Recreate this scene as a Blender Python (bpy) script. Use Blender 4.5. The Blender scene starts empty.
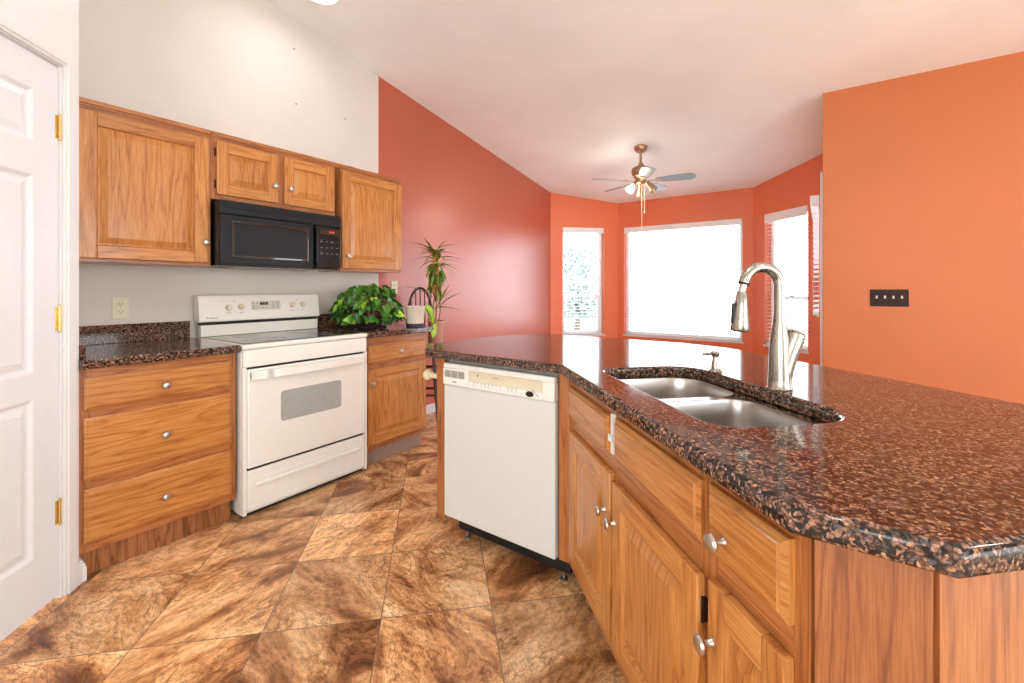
import bpy, bmesh, math, random
from mathutils import Vector, Matrix
random.seed(7)
PI = math.pi
S2 = math.sqrt(2)
sc = bpy.context.scene
COL = sc.collection

# ------------------------------------------------------------------ camera
cam_d = bpy.data.cameras.new('camera')
cam = bpy.data.objects.new('camera', cam_d)
COL.objects.link(cam)
cam.location = (3.107, 0.0, 1.208)
cam.rotation_euler = (PI/2, 0, math.radians(35.31))
cam_d.sensor_width = 36.0
cam_d.lens = 438.4/1024*36.0
cam_d.shift_y = (288.2-341.5)/1024
cam_d.clip_start = 0.02
cam_d.clip_end = 300
sc.camera = cam

# ------------------------------------------------------------------ view, world, lights
sc.view_settings.view_transform = 'Standard'
sc.view_settings.look = 'None'
sc.view_settings.gamma = 1
sc.view_settings.use_curve_mapping = False
sc.view_settings.exposure = 0.1
w = bpy.data.worlds.new('sky')
sc.world = w
w.use_nodes = True
bg = w.node_tree.nodes['Background']
bg.inputs[0].default_value = (0.93, 0.97, 1.0, 1)
bg.inputs[1].default_value = 6.5
sc.cycles.max_bounces = 10
sc.cycles.diffuse_bounces = 5
sc.cycles.glossy_bounces = 4
sc.cycles.transparent_max_bounces = 16
sc.cycles.sample_clamp_indirect = 6.0

def ceil_z(y):
    return 3.4223 - 0.16456*y

def area_light(name, loc, rot, sx, sy, power=0, color=(1, 1, 1), portal=False, shape='RECTANGLE'):
    l = bpy.data.lights.new(name, 'AREA')
    l.shape = shape
    l.size = sx
    if shape == 'RECTANGLE':
        l.size_y = sy
    l.energy = power
    l.color = color
    o = bpy.data.objects.new(name, l)
    COL.objects.link(o)
    o.location = loc
    o.rotation_euler = rot
    if portal:
        l.cycles.is_portal = True
    return o
# sky portals in the openings that let the daylight in (they only guide sampling)
area_light('sky_portal', (0.29, 5.73, 1.3), (PI/2, 0, PI/4+PI), 0.66, 1.5, portal=True)
area_light('sky_portal', (1.55, 6.12, 1.3), (PI/2, 0, PI), 1.5, 1.5, portal=True)
area_light('sky_portal', (2.83, 5.73, 1.3), (PI/2, 0, -PI/4+PI), 0.66, 1.5, portal=True)
area_light('sky_portal', (5.85, 4.26, 1.25), (PI/2, 0, PI), 1.3, 1.9, portal=True)
area_light('sky_portal', (6.66, 0.6, 1.25), (PI/2, 0, PI/2), 3.2, 2.2, portal=True)
area_light('sky_portal', (4.2, -3.06, 1.3), (PI/2, 0, 0), 3.2, 2.3, portal=True)

# ------------------------------------------------------------------ helpers: materials
def srgb(r, g, b):
    def f(c):
        c /= 255.0
        return c/12.92 if c <= 0.04045 else ((c+0.055)/1.055)**2.4
    return (f(r), f(g), f(b), 1)

class NT:
    def __init__(s, name):
        s.m = bpy.data.materials.new(name)
        s.m.use_nodes = True
        s.t = s.m.node_tree
        s.p = s.t.nodes['Principled BSDF']
    def n(s, kind, **kw):
        nd = s.t.nodes.new(kind)
        for k, v in kw.items():
            if k.startswith('i_'):
                key = k[2:]
                key = int(key) if key.isdigit() else key.replace('_', ' ')
                nd.inputs[key].default_value = v
            else:
                setattr(nd, k, v)
        return nd
    def l(s, a, b):
        s.t.links.new(a, b)
    def math(s, op, a, b=None, c=None):
        nd = s.t.nodes.new('ShaderNodeMath')
        nd.operation = op
        for i, x in enumerate((a, b, c)):
            if x is None:
                continue
            if isinstance(x, (int, float)):
                nd.inputs[i].default_value = x
            else:
                s.l(x, nd.inputs[i])
        return nd.outputs[0]
    def ramp(s, fac, stops, interp='LINEAR'):
        nd = s.t.nodes.new('ShaderNodeValToRGB')
        nd.color_ramp.interpolation = interp
        el = nd.color_ramp.elements
        while len(el) > 1:
            el.remove(el[-1])
        el[0].position = stops[0][0]; el[0].color = stops[0][1]
        for p, c in stops[1:]:
            e = el.new(p); e.color = c
        s.l(fac, nd.inputs[0])
        return nd.outputs[0]
    def mix(s, fac, a, b, mode='MIX'):
        nd = s.t.nodes.new('ShaderNodeMix')
        nd.data_type = 'RGBA'
        nd.blend_type = mode
        for x, i in ((fac, 0), (a, 6), (b, 7)):
            if isinstance(x, (int, float)):
                nd.inputs[i].default_value = x
            elif isinstance(x, tuple):
                nd.inputs[i].default_value = x
            else:
                s.l(x, nd.inputs[i])
        return nd.outputs[2]
    def bump(s, h, strength=0.2, dist=0.01):
        nd = s.n('ShaderNodeBump')
        nd.inputs['Strength'].default_value = strength
        nd.inputs['Distance'].default_value = dist
        s.l(h, nd.inputs['Height'])
        s.l(nd.outputs[0], s.p.inputs['Normal'])

def set_p(m, col=None, rough=None, metal=None, spec=None, coat=None):
    p = m.p
    if col is not None: p.inputs['Base Color'].default_value = col
    if rough is not None: p.inputs['Roughness'].default_value = rough
    if metal is not None: p.inputs['Metallic'].default_value = metal
    if spec is not None: p.inputs['Specular IOR Level'].default_value = spec
    if coat is not None:
        p.inputs['Coat Weight'].default_value = coat
        p.inputs['Coat Roughness'].default_value = 0.1

def plain(name, col, rough=0.5, metal=0.0, spec=0.5, coat=None, var=0.03, scale=30.0, bump=0.0):
    """solid colour with a faint mottling so that no surface is perfectly uniform"""
    t = NT(name)
    set_p(t, col, rough, metal, spec, coat)
    co = t.n('ShaderNodeTexCoord')
    nz = t.n('ShaderNodeTexNoise', i_Scale=scale, i_Detail=3.0)
    t.l(co.outputs['Object'], nz.inputs['Vector'])
    dark = tuple(c*(1-var) for c in col[:3])+(1,)
    lite = tuple(min(1, c*(1+var)) for c in col[:3])+(1,)
    t.l(t.ramp(nz.outputs[0], [(0.35, dark), (0.65, lite)]), t.p.inputs['Base Color'])
    if bump:
        t.bump(nz.outputs[0], bump, 0.002)
    return t.m

def paint(name, col, rough=0.5, spec=0.5, tex=0.12):
    """rolled wall paint with orange peel"""
    t = NT(name)
    set_p(t, col, rough, 0, spec)
    co = t.n('ShaderNodeTexCoord')
    nz = t.n('ShaderNodeTexNoise', i_Scale=140.0, i_Detail=2.0)
    t.l(co.outputs['Object'], nz.inputs['Vector'])
    big = t.n('ShaderNodeTexNoise', i_Scale=1.3, i_Detail=3.0)
    t.l(co.outputs['Object'], big.inputs['Vector'])
    a = tuple(c*0.95 for c in col[:3])+(1,)
    b = tuple(min(1, c*1.04) for c in col[:3])+(1,)
    t.l(t.ramp(big.outputs[0], [(0.3, a), (0.7, b)]), t.p.inputs['Base Color'])
    t.bump(nz.outputs[0], tex, 0.004)
    return t.m

def oak(name, light, mid, dark, rough=0.34):
    t = NT(name)
    set_p(t, mid, rough, 0, 0.5)
    t.p.inputs['Coat Weight'].default_value = 0.25
    t.p.inputs['Coat Roughness'].default_value = 0.12
    uv = t.n('ShaderNodeUVMap')
    oi = t.n('ShaderNodeObjectInfo')
    mp = t.n('ShaderNodeMapping')
    mp.inputs['Scale'].default_value = (1.0, 0.06, 1.0)
    t.l(uv.outputs[0], mp.inputs[0])
    rv = t.n('ShaderNodeCombineXYZ')
    t.l(t.math('MULTIPLY', oi.outputs['Random'], 37.0), rv.inputs[2])
    va = t.n('ShaderNodeVectorMath', operation='ADD')
    t.l(mp.outputs[0], va.inputs[0]); t.l(rv.outputs[0], va.inputs[1])
    n1 = t.n('ShaderNodeTexNoise', i_Scale=11.0, i_Detail=3.0, i_Roughness=0.5, i_Distortion=0.15)
    t.l(va.outputs[0], n1.inputs['Vector'])
    # growth rings: contour lines of the stretched noise
    ring = t.math('PINGPONG', t.math('MULTIPLY', n1.outputs[0], 11.0), 0.5)
    ringc = t.ramp(t.math('MULTIPLY', ring, 2.0), [(0.0, dark), (0.22, mid), (0.8, light), (1.0, light)])
    # pores: very fine streaks
    mp2 = t.n('ShaderNodeMapping')
    mp2.inputs['Scale'].default_value = (1.0, 0.03, 1.0)
    t.l(uv.outputs[0], mp2.inputs[0])
    n2 = t.n('ShaderNodeTexNoise', i_Scale=340.0, i_Detail=3.0, i_Roughness=0.65)
    t.l(mp2.outputs[0], n2.inputs['Vector'])
    pores = t.ramp(n2.outputs[0], [(0.42, (0.62, 0.52, 0.42, 1)), (0.58, (1, 1, 1, 1))])
    n3 = t.n('ShaderNodeTexNoise', i_Scale=2.2, i_Detail=2.0)
    t.l(va.outputs[0], n3.inputs['Vector'])
    tone = t.ramp(n3.outputs[0], [(0.3, (0.84, 0.80, 0.76, 1)), (0.7, (1.06, 1.05, 1.03, 1))])
    c = t.mix(0.62, ringc, pores, 'MULTIPLY')
    c = t.mix(1.0, c, tone, 'MULTIPLY')
    t.l(c, t.p.inputs['Base Color'])
    t.bump(n2.outputs[0], 0.10, 0.001)
    return t.m

def granite(name):
    t = NT(name)
    set_p(t, None, 0.085, 0, 0.5)
    co = t.n('ShaderNodeTexCoord')
    wv = t.n('ShaderNodeTexNoise', i_Scale=60.0, i_Detail=2.0)
    t.l(co.outputs['Object'], wv.inputs['Vector'])
    off = t.n('ShaderNodeVectorMath', operation='SCALE')
    off.inputs['Scale'].default_value = 0.02
    t.l(wv.outputs['Color'], off.inputs[0])
    ad = t.n('ShaderNodeVectorMath', operation='ADD')
    t.l(co.outputs['Object'], ad.inputs[0]); t.l(off.outputs[0], ad.inputs[1])
    v1 = t.n('ShaderNodeTexVoronoi', i_Scale=185.0)
    t.l(ad.outputs[0], v1.inputs['Vector'])
    sep = t.n('ShaderNodeSeparateColor')
    t.l(v1.outputs['Color'], sep.inputs[0])
    crystal = t.ramp(sep.outputs[0], [(0.0, srgb(26, 22, 24)), (0.30, srgb(38, 31, 30)), (0.38, srgb(96, 68, 54)),
                                       (0.60, srgb(140, 102, 80)), (0.86, srgb(188, 146, 116)), (0.93, srgb(112, 104, 106)), (1.0, srgb(48, 44, 48))])
    edge = t.ramp(v1.outputs['Distance'], [(0.42, (1, 1, 1, 1)), (0.74, (0.16, 0.14, 0.14, 1))])
    c = t.mix(0.85, crystal, edge, 'MULTIPLY')
    n2 = t.n('ShaderNodeTexNoise', i_Scale=210.0, i_Detail=3.0)
    t.l(co.outputs['Object'], n2.inputs['Vector'])
    fl = t.ramp(n2.outputs[0], [(0.40, (0.22, 0.20, 0.21, 1)), (0.58, (1.15, 1.1, 1.06, 1))])
    c = t.mix(0.7, c, fl, 'MULTIPLY')
    t.l(c, t.p.inputs['Base Color'])
    return t.m

def tile_floor(name):
    t = NT(name)
    set_p(t, None, 0.32, 0, 0.5)
    co = t.n('ShaderNodeTexCoord')
    sx = t.n('ShaderNodeSeparateXYZ')
    t.l(co.outputs['Object'], sx.inputs[0])
    x, y = sx.outputs[0], sx.outputs[1]
    T = 0.4045
    e = t.math('DIVIDE', t.math('SUBTRACT', t.math('MULTIPLY', t.math('SUBTRACT', x, y), 1/S2), 0.132), T)
    n = t.math('DIVIDE', t.math('SUBTRACT', t.math('MULTIPLY', t.math('ADD', x, y), 1/S2), 1.186), T)
    fe, fn = t.math('FLOOR', e), t.math('FLOOR', n)
    idx = t.n('ShaderNodeCombineXYZ')
    t.l(fe, idx.inputs[0]); t.l(fn, idx.inputs[1])
    wn = t.n('ShaderNodeTexWhiteNoise', noise_dimensions='2D')
    t.l(idx.outputs[0], wn.inputs['Vector'])
    ws = t.n('ShaderNodeSeparateColor')
    t.l(wn.outputs['Color'], ws.inputs[0])
    # distance to joint
    de = t.math('ABSOLUTE', t.math('SUBTRACT', t.math('FRACT', e), 0.5))
    dn = t.math('ABSOLUTE', t.math('SUBTRACT', t.math('FRACT', n), 0.5))
    dmax = t.math('MAXIMUM', de, dn)
    joint = t.math('GREATER_THAN', dmax, 0.5-0.0042)
    # vein coordinates: per tile offset and rotation
    rot = t.n('ShaderNodeVectorRotate', rotation_type='Z_AXIS')
    t.l(co.outputs['Object'], rot.inputs['Vector'])
    t.l(t.math('MULTIPLY', t.math('FLOOR', t.math('MULTIPLY', ws.outputs[0], 4.0)), PI/2), rot.inputs['Angle'])
    of = t.n('ShaderNodeVectorMath', operation='SCALE')
    of.inputs['Scale'].default_value = 23.0
    t.l(wn.outputs['Color'], of.inputs[0])
    ad = t.n('ShaderNodeVectorMath', operation='ADD')
    t.l(rot.outputs[0], ad.inputs[0]); t.l(of.outputs[0], ad.inputs[1])
    mp = t.n('ShaderNodeMapping')
    mp.inputs['Rotation'].default_value = (0, 0, math.radians(28))
    mp.inputs['Scale'].default_value = (1.0, 1.9, 1.0)
    t.l(ad.outputs[0], mp.inputs[0])
    n1 = t.n('ShaderNodeTexNoise', i_Scale=2.6, i_Detail=10.0, i_Roughness=0.64, i_Distortion=0.8)
    t.l(mp.outputs[0], n1.inputs['Vector'])
    base = t.ramp(n1.outputs[0], [(0.30, srgb(92, 58, 38)), (0.40, srgb(144, 98, 64)), (0.47, srgb(192, 144, 100)),
                                  (0.56, srgb(222, 182, 138)), (0.68, srgb(240, 210, 172))])
    # thin meandering veins and a fine slate grain
    nv = t.n('ShaderNodeTexNoise', i_Scale=3.0, i_Detail=9.0, i_Roughness=0.58, i_Distortion=1.4)
    t.l(mp.outputs[0], nv.inputs['Vector'])
    rid = t.math('ABSOLUTE', t.math('SUBTRACT', nv.outputs[0], 0.5))
    vein = t.ramp(rid, [(0.0, (0.46, 0.36, 0.28, 1)), (0.012, (0.82, 0.77, 0.72, 1)), (0.035, (1, 1, 1, 1))])
    nm = t.n('ShaderNodeTexNoise', i_Scale=2.3, i_Detail=2.0)
    t.l(ad.outputs[0], nm.inputs['Vector'])
    lm = t.ramp(nm.outputs[0], [(0.38, (0.1, 0.1, 0.1, 1)), (0.58, (1, 1, 1, 1))])
    c = t.mix(lm, base, t.mix(1.0, base, vein, 'MULTIPLY'))
    rid2 = t.math('PINGPONG', t.math('MULTIPLY', n1.outputs[0], 26.0), 0.5)
    lines = t.ramp(t.math('MULTIPLY', rid2, 2.0), [(0.0, (0.44, 0.34, 0.27, 1)), (0.30, (0.95, 0.94, 0.92, 1)), (1, (1.12, 1.10, 1.06, 1))])
    c = t.mix(t.math('MULTIPLY', lm, 0.95), c, lines, 'MULTIPLY')
    n4 = t.n('ShaderNodeTexNoise', i_Scale=30.0, i_Detail=10.0, i_Roughness=0.78)
    t.l(mp.outputs[0], n4.inputs['Vector'])
    fine = t.ramp(n4.outputs[0], [(0.36, (0.44, 0.36, 0.30, 1)), (0.47, (0.93, 0.91, 0.89, 1)), (0.61, (1.24, 1.22, 1.18, 1))])
    c = t.mix(0.9, c, fine, 'MULTIPLY')
    tone = t.ramp(ws.outputs[1], [(0.0, (0.90, 0.86, 0.82, 1)), (0.5, (1.20, 1.16, 1.10, 1)), (1.0, (1.38, 1.32, 1.22, 1))])
    c = t.mix(1.0, c, tone, 'MULTIPLY')
    c = t.mix(joint, c, srgb(112, 98, 84))
    t.l(c, t.p.inputs['Base Color'])
    h = t.math('SUBTRACT', t.math('MULTIPLY', n1.outputs[0], 0.4), joint)
    t.bump(h, 0.25, 0.004)
    return t.m

def brushed(name, col, rough=0.28):
    t = NT(name)
    set_p(t, col, rough, 1.0)
    co = t.n('ShaderNodeTexCoord')
    mp = t.n('ShaderNodeMapping')
    mp.inputs['Scale'].default_value = (1, 1, 0.04)
    t.l(co.outputs['Object'], mp.inputs[0])
    nz = t.n('ShaderNodeTexNoise', i_Scale=300.0, i_Detail=2.0)
    t.l(mp.outputs[0], nz.inputs['Vector'])
    r = t.n('ShaderNodeMapRange')
    r.inputs['To Min'].default_value = rough*0.8
    r.inputs['To Max'].default_value = rough*1.25
    t.l(nz.outputs[0], r.inputs[0])
    t.l(r.outputs[0], t.p.inputs['Roughness'])
    return t.m

def glass(name, tint=(0.96, 0.98, 1, 1)):
    t = NT(name)
    t.t.nodes.remove(t.p)
    tr = t.n('ShaderNodeBsdfTransparent'); tr.inputs[0].default_value = tint
    gl = t.n('ShaderNodeBsdfGlossy'); gl.inputs['Roughness'].default_value = 0.02
    fr = t.n('ShaderNodeFresnel'); fr.inputs[0].default_value = 1.3
    mx = t.n('ShaderNodeMixShader')
    t.l(fr.outputs[0], mx.inputs[0]); t.l(tr.outputs[0], mx.inputs[1]); t.l(gl.outputs[0], mx.inputs[2])
    t.l(mx.outputs[0], t.t.nodes['Material Output'].inputs[0])
    return t.m

def emis(name, col, strength):
    t = NT(name)
    set_p(t, col, 0.4)
    t.p.inputs['Emission Color'].default_value = col
    t.p.inputs['Emission Strength'].default_value = strength
    return t.m

def leafmat(name, a, b, rough=0.35):
    t = NT(name)
    set_p(t, a, rough, 0, 0.5)
    co = t.n('ShaderNodeTexCoord')
    nz = t.n('ShaderNodeTexNoise', i_Scale=22.0, i_Detail=3.0)
    t.l(co.outputs['Object'], nz.inputs['Vector'])
    t.l(t.ramp(nz.outputs[0], [(0.35, a), (0.65, b)]), t.p.inputs['Base Color'])
    t.p.inputs['Transmission Weight'].default_value = 0.0
    return t.m

def weave(name, a, b, sx, sz):
    t = NT(name)
    set_p(t, a, 0.7)
    co = t.n('ShaderNodeTexCoord')
    s = t.n('ShaderNodeSeparateXYZ')
    t.l(co.outputs['Object'], s.inputs[0])
    ang = t.math('ARCTAN2', s.outputs[1], s.outputs[0])
    u = t.math('MULTIPLY', ang, sx)
    v = t.math('MULTIPLY', s.outputs[2], sz)
    sh = t.math('MULTIPLY', t.math('MODULO', t.math('FLOOR', v), 2.0), PI)
    f = t.math('MULTIPLY', t.math('SINE', t.math('ADD', u, sh)), t.math('SINE', t.math('MULTIPLY', t.math('FRACT', v), PI)))
    t.l(t.ramp(f, [(0.0, b), (0.55, a)]), t.p.inputs['Base Color'])
    t.bump(f, 0.8, 0.004)
    return t.m

M = {}
M['oak'] = oak('golden_oak', srgb(209, 148, 82), srgb(199, 134, 68), srgb(172, 108, 50))
M['oak_frame'] = oak('oak_face_frame', srgb(190, 126, 72), srgb(179, 113, 60), srgb(148, 86, 42))  # darker frame stain, also carrying the shade around doors and drawers
M['oak_ply'] = oak('shaded_oak_plywood', srgb(174, 112, 64), srgb(164, 102, 56), srgb(136, 80, 42))  # plain plywood, its colour darkened for the shade on the island end
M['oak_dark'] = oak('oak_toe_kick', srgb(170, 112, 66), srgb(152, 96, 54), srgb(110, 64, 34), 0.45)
M['grey_toe'] = plain('grey_vinyl_toe_kick', srgb(150, 128, 112), 0.5)
M['granite'] = granite('brown_granite')
M['tile'] = tile_floor('slate_look_tile')
M['white_wall'] = paint('white_wall_paint', srgb(216, 211, 204), 0.6, 0.4, 0.25)
M['ceiling'] = paint('ceiling_paint', srgb(246, 250, 252), 0.8, 0.2, 0.5)
M['accent'] = paint('terracotta_wall_tone', srgb(178, 79, 50), 0.34, 1.0, 0.03)  # base colour set separately for each wall
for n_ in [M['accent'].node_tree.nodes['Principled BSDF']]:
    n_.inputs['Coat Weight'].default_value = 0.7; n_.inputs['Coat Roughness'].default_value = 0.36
M['orange'] = paint('orange_wall_tone', srgb(202, 117, 70), 0.5, 0.4, 0.08)
M['coral'] = paint('coral_wall_tone', srgb(226, 120, 80), 0.42, 0.45, 0.08)
M['trim'] = plain('white_trim_paint', srgb(230, 231, 234), 0.35, var=0.01)
M['door_white'] = plain('white_door_paint', srgb(228, 232, 238), 0.35, var=0.01)
M['vinyl'] = plain('white_vinyl', srgb(242, 244, 246), 0.4, var=0.01)
M['blind'] = plain('white_blind_vinyl', srgb(240, 240, 240), 0.45, var=0.01)
M['brass'] = plain('polished_brass', srgb(228, 206, 140), 0.25, 1.0)
M['nickel'] = plain('satin_nickel', srgb(196, 190, 184), 0.30, 1.0)
M['bnickel'] = brushed('brushed_nickel', srgb(172, 166, 156), 0.26)
M['steel'] = brushed('brushed_steel', srgb(196, 192, 188), 0.30)
M['steel_rim'] = plain('polished_steel_rim', srgb(214, 212, 208), 0.2, 1.0)
M['bisque'] = plain('bisque_enamel', srgb(238, 238, 230), 0.22, var=0.01)
M['bisque_d'] = plain('bisque_plastic', srgb(222, 212, 186), 0.4, var=0.02)
M['dw_white'] = plain('dishwasher_enamel', srgb(214, 219, 214), 0.28, var=0.01)
M['black_glass'] = plain('black_ceramic_glass', srgb(38, 42, 42), 0.06, spec=0.6)
M['cook_ring'] = plain('cooktop_ring_print', srgb(120, 122, 120), 0.12)
M['black'] = plain('black_plastic', srgb(18, 20, 22), 0.22, spec=0.3)
M['black_m'] = plain('matte_black', srgb(14, 13, 13), 0.6)
M['grey_trim'] = plain('charcoal_plastic', srgb(30, 34, 38), 0.3, spec=0.22)
M['mw_glass'] = plain('smoked_oven_glass', srgb(26, 28, 30), 0.05, spec=0.9)
M['oven_glass'] = plain('grey_oven_glass', srgb(168, 176, 174), 0.08, spec=0.6)
M['panel_grey'] = plain('grey_button_panel', srgb(206, 204, 188), 0.35)
M['vent_grey'] = plain('grey_vent', srgb(160, 160, 148), 0.5)
M['ink'] = plain('dark_print', srgb(70, 68, 64), 0.5)
M['display'] = plain('dark_display', srgb(36, 46, 36), 0.1)
M['digits'] = emis('display_digits', srgb(120, 150, 110), 0.6)
M['digits_red'] = emis('display_digits_red', srgb(210, 80, 70), 0.8)
M['outlet'] = plain('almond_outlet', srgb(226, 220, 190), 0.4)
M['switch'] = plain('brown_switch_plate', srgb(42, 25, 20), 0.5, spec=0.25)
M['toggle'] = plain('light_toggle', srgb(226, 210, 196), 0.35)
M['latch'] = plain('white_plastic_latch', srgb(232, 230, 224), 0.35)
M['hinge'] = plain('dark_bronze_hinge', srgb(52, 40, 34), 0.4, 0.7)
M['fan_metal'] = plain('antique_nickel', srgb(176, 146, 120), 0.3, 0.9)
M['blade'] = plain('grey_blue_fan_blade', srgb(116, 130, 142), 0.3)
M['shade'] = emis('lit_glass_shade', (1.0, 0.93, 0.80, 1), 3.0)
M['dome'] = emis('lit_dome_glass', (1.0, 0.98, 0.95, 1), 3.0)
M['glass'] = glass('window_glass')
M['leaf'] = leafmat('pothos_leaf', srgb(22, 70, 26), srgb(84, 146, 46), 0.3)
M['leaf_lime'] = leafmat('lime_leaf', srgb(132, 186, 40), srgb(176, 214, 74))
M['leaf_dark'] = leafmat('dracaena_leaf', srgb(62, 96, 36), srgb(138, 156, 62))
M['leaf_dry'] = leafmat('dry_yellow_leaf', srgb(206, 160, 60), srgb(150, 90, 50))
M['stem'] = plain('plant_stem', srgb(176, 140, 92), 0.6)
M['vine'] = plain('pothos_vine', srgb(120, 116, 58), 0.5)
M['soil'] = plain('potting_soil', srgb(60, 42, 32), 0.9, bump=0.5)
M['wicker_brown'] = weave('brown_wicker', srgb(128, 70, 44), srgb(44, 22, 16), 13.0, 70.0)
M['wicker_white'] = weave('cream_wicker', srgb(248, 240, 226), srgb(214, 198, 178), 24.0, 80.0)
M['navy'] = plain('dark_blue_band', srgb(44, 44, 66), 0.5)
M['clay'] = plain('rose_clay_pot', srgb(186, 132, 118), 0.45)
M['dark_wood'] = plain('dark_walnut', srgb(66, 30, 26), 0.3)
M['cream_wood'] = plain('cream_painted_wood', srgb(240, 228, 196), 0.35)
M['ground'] = plain('light_bounce_ground', srgb(244, 244, 240), 0.9, scale=2.0)  # near-white so the ground throws extra light up to the ceiling
M['bark'] = plain('bark', srgb(120, 104, 92), 0.9)
M['tree_leaf'] = leafmat('glare_paled_leaf', srgb(104, 118, 116), srgb(146, 160, 158), 0.6)  # leaf colour paled to imitate overexposed daylight

# ------------------------------------------------------------------ helpers: mesh builder
class MB:
    """collects shapes into one mesh with a grain-following UV map"""
    def __init__(s):
        s.bm = bmesh.new()
        s.uv = s.bm.loops.layers.uv.new('UVMap')
    def _uv(s, faces, grain, off):
        g = {'x': 0, 'y': 1, 'z': 2}[grain]
        for f in faces:
            n = f.normal
            ax = max(range(3), key=lambda i: abs(n[i]))
            others = [i for i in range(3) if i != ax]
            if g in others:
                vi = g; ui = [i for i in others if i != g][0]
            else:
                ui, vi = others
            for lp in f.loops:
                c = lp.vert.co
                lp[s.uv].uv = (c[ui]+off[0], c[vi]+off[1])
    def absorb(s, tmp, mi=0, grain='z', mat=None, flat=0):
        tmp.normal_update()
        off = (random.random()*9, random.random()*9)
        mp = {}
        for v in tmp.verts:
            mp[v] = s.bm.verts.new(v.co)
        nf = []
        for f in tmp.faces:
            try:
                q = s.bm.faces.new([mp[v] for v in f.verts])
            except ValueError:
                continue
            q.material_index = mi
            q.normal_update()
            q.smooth = not (flat and (max(abs(c) for c in q.normal) > 0.9995 or flat == 2))
            nf.append(q)
        s._uv(nf, grain, off)
        if mat is not None:
            for v in mp.values():
                v.co = mat @ v.co
        tmp.free()
        return nf
    def box(s, x0, x1, y0, y1, z0, z1, bev=0.0, grain='z', mi=0, seg=2, mat=None):
        t = bmesh.new()
        x0, x1 = min(x0, x1), max(x0, x1); y0, y1 = min(y0, y1), max(y0, y1); z0, z1 = min(z0, z1), max(z0, z1)
        bmesh.ops.create_cube(t, size=1.0)
        for v in t.verts:
            v.co = Vector((x0+(v.co.x+.5)*(x1-x0), y0+(v.co.y+.5)*(y1-y0), z0+(v.co.z+.5)*(z1-z0)))
        if bev > 0:
            bev = min(bev, 0.45*min(x1-x0, y1-y0, z1-z0))
            bmesh.ops.bevel(t, geom=t.edges[:], offset=bev, segments=seg, affect='EDGES', profile=0.5)
        return s.absorb(t, mi, grain, mat, 1)
    def prism(s, poly, z0, z1, bev=0.0, grain='x', mi=0, seg=3, mat=None, bev_top=True, bev_bot=True):
        """vertical prism over a polygon (list of xy)"""
        t = bmesh.new()
        a = [t.verts.new((p[0], p[1], z0)) for p in poly]
        b = [t.verts.new((p[0], p[1], z1)) for p in poly]
        n = len(poly)
        ar = sum(poly[i][0]*poly[(i+1) % n][1]-poly[(i+1) % n][0]*poly[i][1] for i in range(n))
        if ar < 0:
            a.reverse(); b.reverse()
        t.faces.new(list(reversed(a))); t.faces.new(b)
        for i in range(n):
            j = (i+1) % n
            t.faces.new((a[i], a[j], b[j], b[i]))
        if bev > 0:
            ed = [e for e in t.edges if (bev_top and all(abs(v.co.z-z1) < 1e-6 for v in e.verts)) or (bev_bot and all(abs(v.co.z-z0) < 1e-6 for v in e.verts))]
            bmesh.ops.bevel(t, geom=ed, offset=bev, segments=seg, affect='EDGES', profile=0.5)
        return s.absorb(t, mi, grain, mat, 1)
    def hexa(s, p, mi=0, grain='z'):
        """8 points: bottom 4 then top 4, counter-clockwise from above"""
        t = bmesh.new()
        v = [t.verts.new(q) for q in p]
        for f in ((3, 2, 1, 0), (4, 5, 6, 7), (0, 1, 5, 4), (1, 2, 6, 5), (2, 3, 7, 6), (3, 0, 4, 7)):
            t.faces.new([v[i] for i in f])
        bmesh.ops.recalc_face_normals(t, faces=t.faces[:])
        return s.absorb(t, mi, grain)
    def rings(s, x0, x1, z0, z1, prof, grain='z', mi=0, cap=True, mat=None):
        """concentric rectangles in the xz plane: prof = [(inset, y)...] seen from -y"""
        t = bmesh.new()
        R = []
        for i, y in prof:
            R.append([t.verts.new(q) for q in ((x0+i, y, z0+i), (x1-i, y, z0+i), (x1-i, y, z1-i), (x0+i, y, z1-i))])
        for a, b in zip(R, R[1:]):
            for i in range(4):
                j = (i+1) % 4
                t.faces.new((a[i], a[j], b[j], b[i]))
        if cap:
            t.faces.new(R[-1])
        return s.absorb(t, mi, grain, mat, 2)
    def lathe(s, prof, seg=24, mi=0, mat=None, axis='z', ang=2*PI):
        """prof = [(r, h)...] revolved about z (or -y when axis is 'y': h runs towards -y)"""
        t = bmesh.new()
        R = []
        for r, h in prof:
            if r < 1e-6:
                p = (0, 0, h) if axis == 'z' else (0, -h, 0)
                R.append([t.verts.new(p)])
            else:
                row = []
                for k in range(seg):
                    a = 2*PI*k/seg
                    p = (r*math.cos(a), r*math.sin(a), h) if axis == 'z' else (r*math.cos(a), -h, r*math.sin(a))
                    row.append(t.verts.new(p))
                R.append(row)
        for a, b in zip(R, R[1:]):
            for k in range(seg):
                j = (k+1) % seg
                if len(a) == 1 and len(b) == 1:
                    continue
                if len(a) == 1:
                    t.faces.new((a[0], b[j], b[k]))
                elif len(b) == 1:
                    t.faces.new((a[k], a[j], b[0]))
                else:
                    t.faces.new((a[k], a[j], b[j], b[k]))
        bmesh.ops.recalc_face_normals(t, faces=t.faces[:])
        return s.absorb(t, mi, 'z', mat)
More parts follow.
